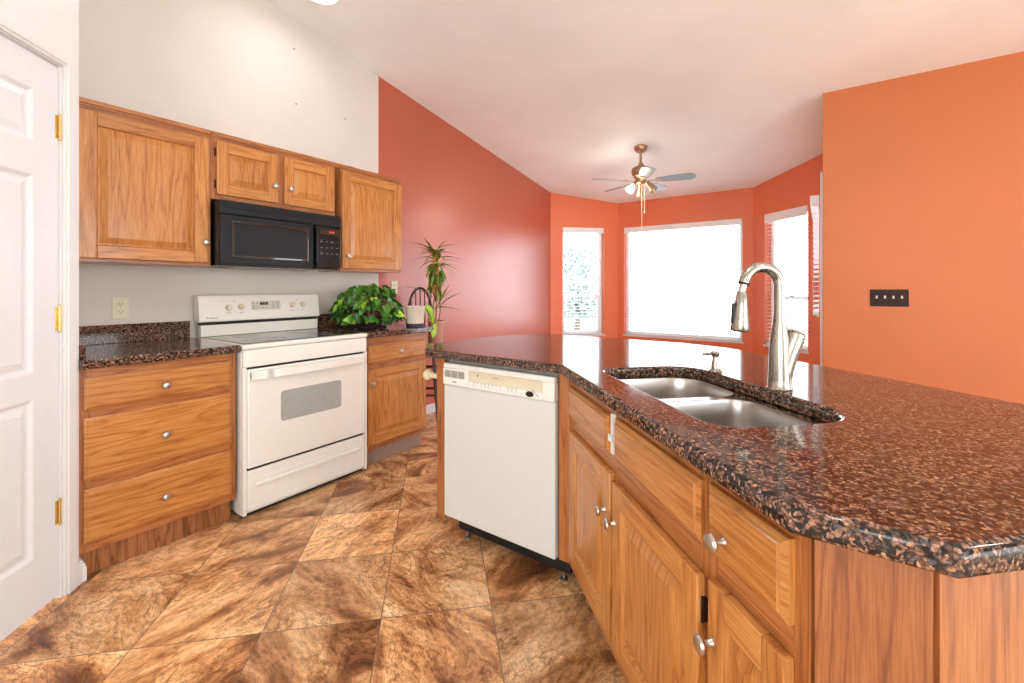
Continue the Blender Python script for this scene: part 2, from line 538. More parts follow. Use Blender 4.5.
    def tube(s, path, r, seg=12, mi=0, caps=True, mat=None, grain='z'):
        """round tube along points; r is a number or a list; radius may be (ra, rb)"""
        t = bmesh.new()
        P = [Vector(p) for p in path]
        n = len(P)
        rr = r if isinstance(r, (list, tuple)) else [r]*n
        up = Vector((0, 0, 1))
        R = []
        prev = None
        for i, p in enumerate(P):
            d = (P[min(i+1, n-1)]-P[max(i-1, 0)]).normalized()
            if prev is None:
                a = d.cross(up)
                if a.length < 1e-3:
                    a = d.cross(Vector((0, 1, 0)))
                a.normalize()
            else:
                a = (prev-d*prev.dot(d))
                a.normalize()
            prev = a
            b = d.cross(a)
            R.append([t.verts.new(p+(a*math.cos(2*PI*k/seg)+b*math.sin(2*PI*k/seg))*rr[i]) for k in range(seg)])
        for a, b in zip(R, R[1:]):
            for k in range(seg):
                j = (k+1) % seg
                t.faces.new((a[k], a[j], b[j], b[k]))
        if caps:
            t.faces.new(list(reversed(R[0]))); t.faces.new(R[-1])
        bmesh.ops.recalc_face_normals(t, faces=t.faces[:])
        return s.absorb(t, mi, grain, mat)
    def sphere(s, c, r, seg=16, mi=0, sc_=(1, 1, 1)):
        t = bmesh.new()
        bmesh.ops.create_uvsphere(t, u_segments=seg, v_segments=max(6, seg//2), radius=r)
        for v in t.verts:
            v.co = Vector((v.co.x*sc_[0]+c[0], v.co.y*sc_[1]+c[1], v.co.z*sc_[2]+c[2]))
        return s.absorb(t, mi)
    def leaf(s, base, dirv, nrm, L, W, curl=0.25, mi=0, heart=False, n=6):
        """one leaf blade: strip with a folded midrib"""
        t = bmesh.new()
        d = Vector(dirv).normalized(); nn = Vector(nrm)
        side = d.cross(nn)
        if side.length < 1e-4:
            side = d.cross(Vector((1, 0, 0.3)))
        side.normalize(); nn = side.cross(d).normalized()
        rows = []
        for i in range(n+1):
            u = i/n
            if heart:
                wd = W*max(0.0, (math.sin(PI*min(1, u**0.55))**0.8))*(1-0.15*u)
            else:
                wd = W*(math.sin(PI*(0.06+0.94*u)**0.7) if u < 1 else 0)
            wd = max(wd, 0.0006)
            c = Vector(base)+d*(L*u)-nn*(curl*L*u*u)
            lift = nn*(0.22*wd)
            rows.append((t.verts.new(c-side*wd*0.5+lift), t.verts.new(c), t.verts.new(c+side*wd*0.5+lift)))
        for a, b in zip(rows, rows[1:]):
            t.faces.new((a[0], a[1], b[1], b[0])); t.faces.new((a[1], a[2], b[2], b[1]))
        return s.absorb(t, mi)
    def build(s, name, mats, parent=None, smooth=True, angle=35, loc=None, rotz=None):
        me = bpy.data.meshes.new(name)
        bmesh.ops.remove_doubles(s.bm, verts=s.bm.verts[:], dist=1e-6)
        s.bm.to_mesh(me); s.bm.free()
        for m in (mats if isinstance(mats, (list, tuple)) else [mats]):
            me.materials.append(M[m] if isinstance(m, str) else m)
        if not smooth:
            me.polygons.foreach_set('use_smooth', [False]*len(me.polygons))
        else:
            fl_ = [False]*len(me.polygons)
            me.polygons.foreach_get('use_smooth', fl_)
            me.set_sharp_from_angle(angle=math.radians(angle))
            me.polygons.foreach_set('use_smooth', fl_)
        o = bpy.data.objects.new(name, me)
        COL.objects.link(o)
        if parent is not None:
            o.parent = parent
        if loc is not None:
            o.location = loc
        if rotz is not None:
            o.rotation_euler = (0, 0, rotz)
        return o

def thing(name, label, cat, loc=(0, 0, 0), rotz=0.0, group=None):
    o = bpy.data.objects.new(name, None)
    COL.objects.link(o)
    o.empty_display_size = 0.1
    o.location = loc; o.rotation_euler = (0, 0, rotz)
    o['label'] = label; o['category'] = cat
    if group: o['group'] = group
    return o
def tag(o, label, cat, group=None, kind=None):
    o['label'] = label; o['category'] = cat
    if group: o['group'] = group
    if kind: o['kind'] = kind
    return o
def struct(o, label=None, cat=None):
    o['kind'] = 'structure'
    if label: o['label'] = label
    if cat: o['category'] = cat
    return o
def copy_tree(o, parent=None):
    c = o.copy(); COL.objects.link(c)
    if parent is not None: c.parent = parent
    for ch in [x for x in sc.objects if x.parent == o]:
        copy_tree(ch, c)
    return c
def text_mesh(txt, size, name, mat, parent, matrix, extrude=0.0004):
    cu = bpy.data.curves.new(name, 'FONT')
    cu.body = txt; cu.size = size; cu.extrude = extrude; cu.align_x = 'CENTER'; cu.align_y = 'CENTER'
    tmp = bpy.data.objects.new(name, cu)
    COL.objects.link(tmp)
    dg = bpy.context.evaluated_depsgraph_get()
    me = bpy.data.meshes.new_from_object(tmp.evaluated_get(dg))
    bpy.data.objects.remove(tmp)
    me.materials.clear(); me.materials.append(M[mat])
    o = bpy.data.objects.new(name, me)
    COL.objects.link(o)
    o.parent = parent
    o.matrix_local = matrix
    return o

# ------------------------------------------------------------------ the setting
def wall(name, p0, p1, thick, mats, openings=(), z_bot=0.0, split=None, label=None, top=None):
    """room face runs p0->p1 with the room on its right-hand side... outward = left of p0->p1; openings = (t0,t1,z0,z1)"""
    p0 = Vector((p0[0], p0[1])); p1 = Vector((p1[0], p1[1]))
    d = (p1-p0); L = d.length; d.normalize()
    nrm = Vector((-d.y, d.x))
    ts = sorted({0.0, L} | {o[0] for o in openings} | {o[1] for o in openings} | ({split} if split else set()))
    mb = MB()
    def piece(a, b, za, zb, zta, ztb, mi):
        q = [p0+d*a, p0+d*b, p0+d*b+nrm*thick, p0+d*a+nrm*thick]
        if za is None:
            return
        mb.hexa([(q[0].x, q[0].y, za), (q[1].x, q[1].y, zb), (q[2].x, q[2].y, zb), (q[3].x, q[3].y, za),
                 (q[0].x, q[0].y, zta), (q[1].x, q[1].y, ztb), (q[2].x, q[2].y, ztb if top else ceil_z(q[2].y)), (q[3].x, q[3].y, zta if top else ceil_z(q[3].y))] if zta > 2.3 or top else
                [(q[0].x, q[0].y, za), (q[1].x, q[1].y, zb), (q[2].x, q[2].y, zb), (q[3].x, q[3].y, za),
                 (q[0].x, q[0].y, zta), (q[1].x, q[1].y, ztb), (q[2].x, q[2].y, ztb), (q[3].x, q[3].y, zta)], mi)
    for a, b in zip(ts, ts[1:]):
        mi = 1 if (split and a >= split-1e-6) else 0
        qa = (p0+d*a).y; qb = (p0+d*b).y
        ca, cb = ceil_z(qa), ceil_z(qb)
        op = [o for o in openings if o[0] <= a+1e-6 and o[1] >= b-1e-6]
        if op:
            _, _, z0, z1 = op[0]
            if z0 > z_bot+1e-6:
                piece(a, b, z_bot, z_bot, z0, z0, mi)
            piece(a, b, z1, z1, ca, cb, mi)
        else:
            piece(a, b, z_bot, z_bot, ca, cb, mi)
    o = mb.build(name, mats, smooth=False)
    return struct(o, label, 'wall')

P0, P1, P2, P3 = (0, 5.32), (0.705, 6.03), (2.42, 6.03), (3.11, 5.34)
OUT = [(-.15, -3.15), (6.75, -3.15), (6.75, 4.35), (3.26, 4.35), (3.26, 5.40), (2.48, 6.18), (.64, 6.18), (-.15, 5.38)]
fl = MB(); fl.prism(OUT, -0.10, 0.0)
struct(fl.build('floor', 'tile', smooth=False), 'brown slate look floor tiles laid diagonally', 'floor')
mb = MB()
t = bmesh.new()
a = [t.verts.new((p[0], p[1], ceil_z(p[1]))) for p in OUT]
b = [t.verts.new((p[0], p[1], ceil_z(p[1])+0.1)) for p in OUT]
t.faces.new(list(reversed(a))); t.faces.new(b)
for i in range(len(OUT)):
    j = (i+1) % len(OUT)
    t.faces.new((a[i], a[j], b[j], b[i]))
mb.absorb(t)
struct(mb.build('ceiling', 'ceiling', smooth=False), 'sloping white textured ceiling', 'ceiling')

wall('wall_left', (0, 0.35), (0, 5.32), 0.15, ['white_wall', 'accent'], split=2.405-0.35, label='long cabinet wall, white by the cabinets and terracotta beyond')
WZ0, WZ1 = 0.55, 2.07
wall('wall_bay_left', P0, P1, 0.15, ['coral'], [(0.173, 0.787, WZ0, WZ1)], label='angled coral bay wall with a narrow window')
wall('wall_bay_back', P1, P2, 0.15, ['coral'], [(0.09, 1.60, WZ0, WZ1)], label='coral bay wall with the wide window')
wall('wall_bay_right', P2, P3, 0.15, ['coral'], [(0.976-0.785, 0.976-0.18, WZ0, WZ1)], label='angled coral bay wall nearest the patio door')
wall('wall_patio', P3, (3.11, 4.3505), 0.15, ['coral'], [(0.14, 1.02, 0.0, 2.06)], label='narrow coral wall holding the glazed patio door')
wall('wall_right', (3.11, 4.2), (6.6, 4.2), 0.15, ['orange'], [(2.1, 3.4, 0.3, 2.2)], label='flat orange wall with the switch plate')
wall('wall_living', (6.6, 4.2), (6.6, -3.0), 0.15, ['white_wall'], [(2.0, 5.2, 0.0, 2.3)])
wall('wall_back', (6.6, -3.0), (1.53, -3.0), 0.15, ['white_wall'], [(0.9, 4.1, 0.1, 2.4)])
wall('wall_hall', (1.5305, -3.0), (1.5305, -0.4695), 0.10, ['white_wall'])
# pantry: angled wall with the door, and its short return beside the cabinets
PA, PB = (1.5305, -0.4695), (0.6205, 0.4405)
PL = math.hypot(PA[0]-PB[0], PA[1]-PB[1])
def p_s(s):               # distance along the angled wall from the corner PB
    return PL-s
wall('wall_pantry', PA, PB, 0.09, ['trim'], [(p_s(0.085+0.66), p_s(0.085), 0.0, 2.072)], label='white angled pantry wall around the panelled door')
wall('wall_return', (0.6205, 0.4405), (0.0, 0.4405), 0.09, ['white_wall'])

# ---- pantry door (local frame: x to the viewer's right, y into the wall)
D135 = math.radians(135)
def panel_door(mb, x0, x1, z0, z1, yf, cols, rows):
    """moulded panel door skin: field with sunken panels"""
    xs = [x0]+[v for c in cols for v in c]+[x1]
    zs = [z0]+[v for r in rows for v in r]+[z1]
    for i in range(len(xs)-1):
        for j in range(len(zs)-1):
            ispan = (i % 2 == 1) and (j % 2 == 1)
            if ispan:
                mb.rings(xs[i], xs[i+1], zs[j], zs[j+1], [(0, yf), (0.004, yf+0.002), (0.014, yf+0.010), (0.022, yf+0.010), (0.046, yf+0.002)])
            else:
                mb.rings(xs[i], xs[i+1], zs[j], zs[j+1], [(0, yf)])
mb = MB()
DX0, DX1 = -0.742, -0.088
mb.box(DX0, DX1, 0.0235, 0.044, 0.012, 2.066)
for a_, b_, c_, d_ in ((DX0, DX0+.002, .012, 2.066), (DX1-.002, DX1, .012, 2.066), (DX0, DX1, 2.064, 2.066), (DX0, DX1, .012, .014)):
    mb.box(a_, b_, 0.0102, 0.0235, c_, d_)
panel_door(mb, DX0, DX1, 0.012, 2.066, 0.010, [(DX0+0.105, DX0+0.29), (DX1-0.29, DX1-0.105)], [(0.215, 0.80), (0.895, 1.625), (1.745, 1.94)])
d1 = mb.build('door_1', 'door_white', loc=(0.6205, 0.4405, 0), rotz=D135, angle=25)
struct(d1, 'white six panel pantry door', 'door')
def hinge_part(parent, z):
    h = MB()
    h.box(-0.101, -0.083, 0.0085, 0.011, z-0.045, z+0.045, 0.0006)
    h.tube([(-0.0865, 0.004, z-0.047), (-0.0865, 0.004, z+0.047)], 0.0055, 10)
    h.sphere((-0.0865, 0.004, z+0.050), 0.005, 8); h.sphere((-0.0865, 0.004, z-0.050), 0.005, 8)
    o = h.build('hinge', 'brass', parent)
    o['label'] = 'brass butt hinge'
for z in (0.337, 1.09, 1.835):
    hinge_part(d1, z)
mb = MB()
for i, y, j in ((0.0, -0.011, 0.0), (0.010, -0.016, 0.003), (0.034, -0.013, 0.001)):
    mb.box(-0.081+i, -0.026-j, y, 0.0, 0.0, 2.132-j, 0.003)
    mb.box(-0.749-i+0.0003, -0.081+i-0.0003, y, 0.0, 2.076+i, 2.132-j, 0.003)
    mb.box(-0.804+j, -0.749-i, y, 0.0, 0.0, 2.132-j, 0.003)
struct(mb.build('trim_1', 'trim', loc=(0.6205, 0.4405, 0), rotz=D135), 'white moulded casing around the pantry door', 'trim')

# baseboards
def baseboard(name, x0, x1, loc, rotz, h=0.085, t=0.013):
    mb = MB()
    mb.box(x0, x1, -t, -0.0005, 0.0, h-0.02, 0.002)
    mb.box(x0, x1, -t*0.75, -0.0005, h-0.02, h-0.008, 0.002)
    mb.box(x0, x1, -t*0.5, -0.0005, h-0.008, h, 0.002)
    return struct(mb.build(name, 'trim', loc=loc, rotz=rotz))
baseboard('baseboard_pantry', -0.027, 0.012, (0.6205, 0.4405, 0), D135)
mb = MB()
mb.box(0.575, 0.6295, 0.441, 0.463, 0.0, 0.062, 0.004); mb.box(0.575, 0.6275, 0.441, 0.457, 0.062, 0.078, 0.003); mb.box(0.575, 0.6245, 0.441, 0.450, 0.078, 0.09, 0.002)
struct(mb.build('baseboard_return', 'trim'))
baseboard('baseboard_left', 2.41, 5.30, (0, 0, 0), PI/2)
baseboard('baseboard_right', 0.09, 2.08, (3.11, 4.2, 0), 0)
baseboard('baseboard_bay_left', 0.02, 0.98, (0, 5.32, 0), math.atan2(0.71, 0.705))
baseboard('baseboard_bay_back', 0.02, 1.69, (0.705, 6.03, 0), 0)
baseboard('baseboard_bay_right', 0.02, 0.95, (2.42, 6.03, 0), -PI/4)

# ---- bay windows (local frame on the wall face)
def window(name, loc, rotz, x0, x1, z0, z1, label, rail=None, vertical_rail=None):
    mb = MB()
    yf, yb, fw = 0.085, 0.135, 0.042
    mb.box(x0, x1, yf, yb, z0, z0+fw, 0.003); mb.box(x0, x1, yf, yb, z1-fw, z1, 0.003)
    mb.box(x0, x0+fw, yf, yb, z0+fw, z1-fw, 0.003); mb.box(x1-fw, x1, yf, yb, z0+fw, z1-fw, 0.003)
    fr = mb.build(name, 'vinyl', loc=loc, rotz=rotz)
    struct(fr, label, 'window')
    if rail:
        s = MB(); s.box(x0+fw, x1-fw, yf+0.008, yb-0.008, rail-0.02, rail+0.02, 0.003)
        s.box(x0+fw, x0+fw+0.02, yf+0.008, yb-0.015, z0+fw, rail-0.02, 0.002); s.box(x1-fw-0.02, x1-fw, yf+0.008, yb-0.015, z0+fw, rail-0.02, 0.002)
        s.build('sash', 'vinyl', fr)
        s = MB(); s.box((x0+x1)/2-0.025, (x0+x1)/2+0.025, yf-0.006, yf+0.006, rail+0.02, rail+0.03, 0.002)
        o = s.build('sash_lock', 'grey_trim', fr)
    g = MB(); g.box(x0+fw*0.9, x1-fw*0.9, 0.113, 0.117, z0+fw*0.9, z1-fw*0.9)
    g.build('pane', 'glass', fr)
    st = MB(); st.box(x0-0.012, x1+0.012, -0.012, 0.083, z0-0.022, z0, 0.004)
    st.build('window_sill', 'trim', fr)
    return fr
A_L = math.atan2(0.71, 0.705)
window('window_1', (P0[0], P0[1], 0), A_L, 0.173, 0.787, WZ0, WZ1, 'narrow bay window on the left', rail=1.10)
window('window_2', (P1[0], P1[1], 0), 0, 0.09, 1.60, WZ0, WZ1, 'wide middle bay window')
window('window_3', (P2[0], P2[1], 0), -PI/4, 0.191, 0.796, WZ0, WZ1, 'narrow bay window on the right', rail=1.10)

def blind(label, loc, rotz, x0, x1, ztop, zbot, y0=0.008, depth=0.05, tilt=0.06, val=0.075, out=0.0, pitch=0.043, wand=None):
    r = thing('window_blind', label, 'blind', loc, rotz, 'white slatted window blinds')
    mb = MB(); mb.box(x0-out, x1+out, y0-0.012, y0+0.0, ztop-val, ztop, 0.003)
    if out:
        mb.box(x0-out, x0-out+0.01, y0, y0+0.05, ztop-val, ztop, 0.002); mb.box(x1+out-0.01, x1+out, y0, y0+0.05, ztop-val, ztop, 0.002)
    mb.build('valance', 'blind', r)
    mb = MB(); mb.box(x0+0.004, x1-0.004, y0+0.004, y0+depth, ztop-0.045, ztop-0.003, 0.002)
    mb.build('headrail', 'blind', r)
    mb = MB()
    z = ztop-val-0.01
    while z > zbot+0.03:
        yc = y0+0.004+depth/2
        rot = Matrix.Translation((0, yc, z)) @ Matrix.Rotation(tilt, 4, 'X')
        mb.box(x0+0.006, x1-0.006, -depth/2+0.002, depth/2-0.002, -0.0014, 0.0014, mat=rot)
        z -= pitch
    mb.build('slats', 'blind', r, smooth=False)
    mb = MB(); mb.box(x0+0.006, x1-0.006, y0+0.006, y0+depth-0.002, zbot+0.002, zbot+0.022, 0.003)
    mb.build('bottom_rail', 'blind', r)
    n = max(2, round((x1-x0)/0.5)+1)
    for k in range(n):
        xx = x0+0.09+(x1-x0-0.18)*k/(n-1)
        mb = MB()
        mb.box(xx-0.0012, xx+0.0012, y0+0.005, y0+depth+0.002, zbot+0.0225, zbot+0.0245)
        for yy in (y0+0.005, y0+depth+0.002):
            mb.box(xx-0.0012, xx+0.0012, yy-0.0006, yy+0.0006, zbot+0.02, ztop-0.045)
        mb.build('ladder_cord', 'blind', r, smooth=False)
    if wand is not None:
        mb = MB()
        mb.tube([(wand, y0-0.016, ztop-val*0.6), (wand, y0-0.016, ztop-wandlen)], 0.003, 8)
        mb.tube([(wand, y0-0.016, ztop-wandlen), (wand, y0-0.016, ztop-wandlen-0.03)], [0.004, 0.007], 8)
        mb.build('tilt_wand', 'blind', r)
    return r
wandlen = 0.75
blind('white slatted blind in the narrow bay window on the left', (P0[0], P0[1], 0), A_L, 0.178, 0.782, WZ1-0.003, WZ0)
blind('broad white slatted blind across the wide bay window', (P1[0], P1[1], 0), 0, 0.095, 1.595, WZ1-0.003, WZ0, wand=1.50)
blind('white slatted blind with boxed valance in the bay window on the right', (P2[0], P2[1], 0), -PI/4, 0.196, 0.791, WZ1-0.003, WZ0, y0=0.004, val=0.10)

# ---- patio door on the short wall (seen edge-on); local x runs towards the camera, y out of the room
PD = (3.11, 5.34, 0)
mb = MB()
mb.box(0.148, 0.26, 0.03, 0.07, 0.01, 2.05, 0.003); mb.box(0.90, 1.012, 0.03, 0.07, 0.01, 2.05, 0.003)
mb.box(0.26, 0.90, 0.03, 0.07, 0.01, 0.26, 0.003); mb.box(0.26, 0.90, 0.03, 0.07, 1.93, 2.05, 0.003)
d2 = struct(mb.build('door_2', 'door_white', loc=PD, rotz=-PI/2), 'white glazed patio door seen edge-on', 'door')
g = MB(); g.box(0.25, 0.91, 0.048, 0.052, 0.25, 1.94); g.build('pane', 'glass', d2)
k = MB()
k.lathe([(0.0, 0.0), (0.026, 0.0), (0.026, 0.006), (0.010, 0.010), (0.010, 0.035), (0.022, 0.042), (0.027, 0.056), (0.020, 0.068), (0, 0.072)], 16, axis='y', mat=Matrix.Translation((0.225, 0.03, 0.93)))
kn = k.build('door_knob', 'brass', d2); kn['label'] = 'brass door knob'
mb = MB()
mb.box(0.068, 0.138, -0.018, 0.0, 0.0, 2.13, 0.003); mb.box(1.022, 1.092, -0.018, 0.0, 0.0, 2.13, 0.003); mb.box(0.138, 1.022, -0.018, 0.0, 2.062, 2.13, 0.003)
struct(mb.build('trim_2', 'trim', loc=PD, rotz=-PI/2), 'white casing of the patio door', 'trim')
blind('short white slatted blind hanging on the patio door beside the orange wall', PD, -PI/2, 0.22, 0.94, 1.97, 0.98, y0=-0.075, depth=0.045, out=0.03, val=0.09)

# ---- outside
mb = MB(); mb.box(-40, 40, -20, 60, -0.30, -0.25)
struct(mb.build('ground', 'ground', smooth=False), 'pale ground outside, whitened to bounce light indoors', 'ground')

# ------------------------------------------------------------------ island countertop first: biggest object
def en(e, n):        # diagonal frame of the sink run -> world xy
    return ((n+e)/S2, (n-e)/S2)
def rounded(cx0, cx1, cy0, cy1, r, seg=6, rs=None):
    pts = []
    R = rs or [r]*4
    for (cx, cy, a0, rr) in ((cx1-R[0], cy0+R[0], -PI/2, R[0]), (cx1-R[1], cy1-R[1], 0, R[1]), (cx0+R[2], cy1-R[2], PI/2, R[2]), (cx0+R[3], cy0+R[3], PI, R[3])):
        for k in range(seg+1):
            a = a0+PI/2*k/seg
            pts.append((cx+rr*math.cos(a), cy+rr*math.sin(a)))
    return pts
ISL = [(1.545, 1.482), (2.285, 1.482), (3.070, 0.697), (3.235, 0.697), (3.86, 1.322), (3.86, 1.36), (2.74, 2.38), (2.50, 2.46), (1.62, 2.46), (1.42, 2.05), (1.40, 1.625)]
CUT_E0, CUT_E1, CUT_N0, CUT_N1 = 0.672, 1.362, 2.782, 3.142
def offset_loop(P, d):
    """move a counter-clockwise closed loop inwards by d"""
    n = len(P); out = []
    for i in range(n):
        p0, p1, p2 = Vector(P[i-1]), Vector(P[i]), Vector(P[(i+1) % n])
        a = (p1-p0).normalized(); b = (p2-p1).normalized()
        na = Vector((-a.y, a.x)); nb = Vector((-b.y, b.x))
        m = (na+nb)
        m = m/max(1e-6, m.dot(na))
        out.append(tuple(p1+m*d))
    return out
def slab_with_hole(outer, hole, z0, z1, bev, seg=4):
    """slab with eased edges: profile rings on both loops, flat faces filled between"""
    t = bmesh.new()
    def ccw(P):
        ar = sum(P[i][0]*P[(i+1) % len(P)][1]-P[(i+1) % len(P)][0]*P[i][1] for i in range(len(P)))
        return P if ar > 0 else list(reversed(P))
    prof = [(bev*(1-math.sin(k*PI/2/seg)), z0+bev*(1-math.cos(k*PI/2/seg))) for k in range(seg+1)]
    prof += [(bev*(1-math.cos(k*PI/2/seg)), z1-bev*(1-math.sin(k*PI/2/seg))) for k in range(seg+1)]
    caps = {0: [], 1: []}
    for P, sg in ((ccw(outer), 1), (ccw(hole), -1)):
        rows = []
        for d, z in prof:
            rows.append([t.verts.new((p[0], p[1], z)) for p in offset_loop(P, d*sg)])
        n = len(P)
        for a, b in zip(rows, rows[1:]):
            for i in range(n):
                j = (i+1) % n
                t.faces.new((a[i], a[j], b[j], b[i]))
        caps[0].append(rows[0]); caps[1].append(rows[-1])
    for c in caps.values():
        ed = []
        for L_ in c:
            ed += [t.edges.get((L_[i], L_[(i+1) % len(L_)])) for i in range(len(L_))]
        bmesh.ops.triangle_fill(t, edges=ed, use_beauty=True, use_dissolve=False)
    bmesh.ops.recalc_face_normals(t, faces=t.faces[:])
    return t
hole = [en(p[0], p[1]) for p in rounded(CUT_E0, CUT_E1, CUT_N0, CUT_N1, 0.05, 6, [0.07, 0.11, 0.11, 0.07])]
mb = MB()
mb.absorb(slab_with_hole(ISL, hole, 0.875, 0.914, 0.010), grain='x', flat=1)
ict = mb.build('island_countertop', 'granite', angle=50)
tag(ict, 'polished brown speckled granite island countertop with sink cutout', 'countertop')

# ------------------------------------------------------------------ cabinet parts
def cab_door(root, x0, x1, z0, z1, stile=0.058, rail=0.058, t=0.020, name='door'):
    mb = MB()
    mb.box(x0, x0+stile, -t, 0.0, z0, z1, 0.004, 'z'); mb.box(x1-stile, x1, -t, 0.0, z0, z1, 0.004, 'z')
    mb.box(x0+stile-.0005, x1-stile+.0005, -t, 0.0, z0, z0+rail, 0.004, 'x'); mb.box(x0+stile-.0005, x1-stile+.0005, -t, 0.0, z1-rail, z1, 0.004, 'x')
    mb.rings(x0+stile-.001, x1-stile+.001, z0+rail-.001, z1-rail+.001,
             [(0.0, -t+0.003), (0.006, -t+0.012), (0.011, -t+0.012), (0.040, -t+0.001), (0.043, -t+0.001)], 'z')
    return mb.build(name, 'oak', root, angle=28)
def cab_drawer(root, x0, x1, z0, z1, t=0.020, name='drawer'):
    mb = MB()
    mb.rings(x0, x1, z0, z1, [(0, 0.0), (0, -t+0.009), (0.003, -t+0.007), (0.010, -t+0.0035), (0.013, -t), (0.016, -t)], 'x')
    return mb.build(name, 'oak', root, angle=28)
def knob(parent, x, z, y=-0.020):
    mb = MB()
    mb.lathe([(0, 0), (0.0085, 0), (0.0075, 0.003), (0.005, 0.008), (0.0048, 0.014), (0.008, 0.018), (0.0155, 0.021), (0.0165, 0.024), (0.0135, 0.0285), (0.006, 0.031), (0, 0.0315)], 20,
             axis='y', mat=Matrix.Translation((x, y, z)))
    o = mb.build('knob', 'nickel', parent)
    o['label'] = 'satin nickel knob'
    return o
def cab_hinge(parent, x, z, s=1):
    mb = MB()
    mb.box(x-0.003, x+0.004, -0.010, -0.001, z-0.022, z+0.022, 0.001)
    mb.tube([(x, -0.011, z-0.024), (x, -0.011, z+0.024)], 0.003, 8)
    o = mb.build('hinge', 'hinge', parent)
    o['label'] = 'dark bronze hinge'
def carcass(root, W, D, z0, z1, top=False, name='carcass', mat='oak', y=0.019):
    mb = MB(); th = 0.016
    mb.box(0, th, y, D, z0, z1, 0, 'z'); mb.box(W-th, W, y, D, z0, z1, 0, 'z')
    mb.box(th, W-th, y, D, z0, z0+th, 0, 'x'); mb.box(th, W-th, D-th, D, z0+th, z1-(th if top else 0), 0, 'z')
    if top:
        mb.box(th, W-th, y, D, z1-th, z1, 0, 'x')
    return mb.build(name, mat, root, smooth=False)
def face_frame(root, W, z0, z1, stiles, rails):
    """stiles = [(x0,x1)], rails = [(x0,x1,z0,z1)]; frame face at y=0"""
    mb = MB()
    for a, b in stiles:
        mb.box(a, b, 0.0, 0.019, z0, z1, 0.001, 'z')
    for a, b, c, d in rails:
        mb.box(a, b, 0.0, 0.019, c, d, 0.001, 'x')
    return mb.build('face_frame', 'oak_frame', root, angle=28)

R90 = PI/2
XF, XU = 0.613, 0.293
# --- left drawer base (local x = world Y)
Y0, Y1 = 0.4415, 1.030
W_ = Y1-Y0
r = thing('drawer_cabinet', 'oak base cabinet of three wide drawers beside the pantry door', 'cabinet', (XF, Y0, 0), R90)
carcass(r, W_, XF-0.004, 0.11, 0.874)
face_frame(r, W_, 0.11, 0.874, [(0, 0.035), (W_-0.03, W_)], [(0.035, W_-0.03, 0.828, 0.874), (0.035, W_-0.03, 0.66, 0.72), (0.035, W_-0.03, 0.365, 0.44), (0.035, W_-0.03, 0.11, 0.165)])
for (z0, z1, kz) in ((0.702, 0.834, 0.762), (0.414, 0.668, 0.535), (0.150, 0.374, 0.250)):
    d = cab_drawer(r, 0.012, 1.006-Y0, z0, z1)
    knob(d, 0.727-Y0-0.002, kz)
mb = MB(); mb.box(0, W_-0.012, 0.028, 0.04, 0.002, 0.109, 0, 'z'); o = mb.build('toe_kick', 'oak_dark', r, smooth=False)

# --- right base: one drawer over one door
Y0, Y1 = 1.826, 2.375
W_ = Y1-Y0
r = thing('base_cabinet', 'oak base cabinet with one drawer over one door, under the leafy plant', 'cabinet', (XF, Y0, 0), R90)
carcass(r, W_, XF-0.004, 0.11, 0.874)
face_frame(r, W_, 0.11, 0.874, [(0, 0.03), (W_-0.03, W_)], [(0.03, W_-0.03, 0.80, 0.874), (0.03, W_-0.03, 0.66, 0.72), (0.03, W_-0.03, 0.11, 0.17)])
d = cab_drawer(r, 0.014, W_-0.030, 0.698, 0.818); knob(d, 0.272, 0.762)
d = cab_door(r, 0.006, W_-0.022, 0.150, 0.662); knob(d, 0.032, 0.566)
mb = MB(); mb.box(0.0, W_-0.03, 0.028, 0.04, 0.002, 0.109, 0, 'x'); mb.build('toe_kick', 'grey_toe', r, smooth=False)

# --- counters with splash
Y0, Y1 = 0.4412, 1.040
mb = MB(); mb.box(0.002, 0.655, Y0, Y1, 0.875, 0.914, 0.006, seg=3)
ct = mb.build('countertop', 'granite', angle=50)
tag(ct, 'dark granite countertop over the three drawers by the pantry door', 'countertop')
mb = MB(); mb.box(0.002, 0.022, Y0, 1.026, 0.9145, 1.013, 0.002)
mb.build('backsplash', 'granite', ct, angle=50)
mb = MB(); mb.box(0.0225, 0.625, Y0, Y0+0.02, 0.9145, 0.975, 0.002); mb.build('side_splash', 'granite', ct, angle=50)
mb = MB(); mb.box(0.002, 0.655, 1.812, 2.400, 0.875, 0.914, 0.006, seg=3)
ct2 = mb.build('countertop', 'granite', angle=50)
tag(ct2, 'dark granite countertop holding the leafy plant and basket', 'countertop')
mb = MB(); mb.box(0.002, 0.022, 1.812, 2.400, 0.9145, 1.013, 0.002); mb.build('backsplash', 'granite', ct2, angle=50)

# --- upper cabinets
def crown(root, W, z):
    mb = MB()
    mb.box(0, W, -0.012, 0.019, z-0.012, z+0.010, 0.003, 'x'); mb.box(0, W, -0.006, 0.019, z-0.022, z-0.012, 0.002, 'x')
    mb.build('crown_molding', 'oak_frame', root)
ZU0, ZU1 = 1.333, 2.075
Y0, Y1 = 0.4415, 1.034
W_ = Y1-Y0
r = thing('wall_cabinet', 'oak wall cabinet with one wide door, next to the pantry', 'cabinet', (XU, Y0, 0), R90, 'oak wall cabinets')
carcass(r, W_, XU-0.004, ZU0, ZU1, True)
face_frame(r, W_, ZU0, ZU1, [(0, 0.035), (W_-0.035, W_)], [(0.035, W_-0.035, 2.0, ZU1), (0.035, W_-0.035, ZU0, ZU0+0.035)])
d = cab_door(r, 0.050, 1.018-Y0, 1.350, 2.040, 0.066, 0.062); knob(d, 1.000-Y0, 1.462)
crown(r, W_, ZU1+0.01)
Y0, Y1 = 1.0355, 1.806
W_ = Y1-Y0
r = thing('wall_cabinet', 'short oak wall cabinet with two small doors above the microwave', 'cabinet', (XU, Y0, 0), R90, 'oak wall cabinets')
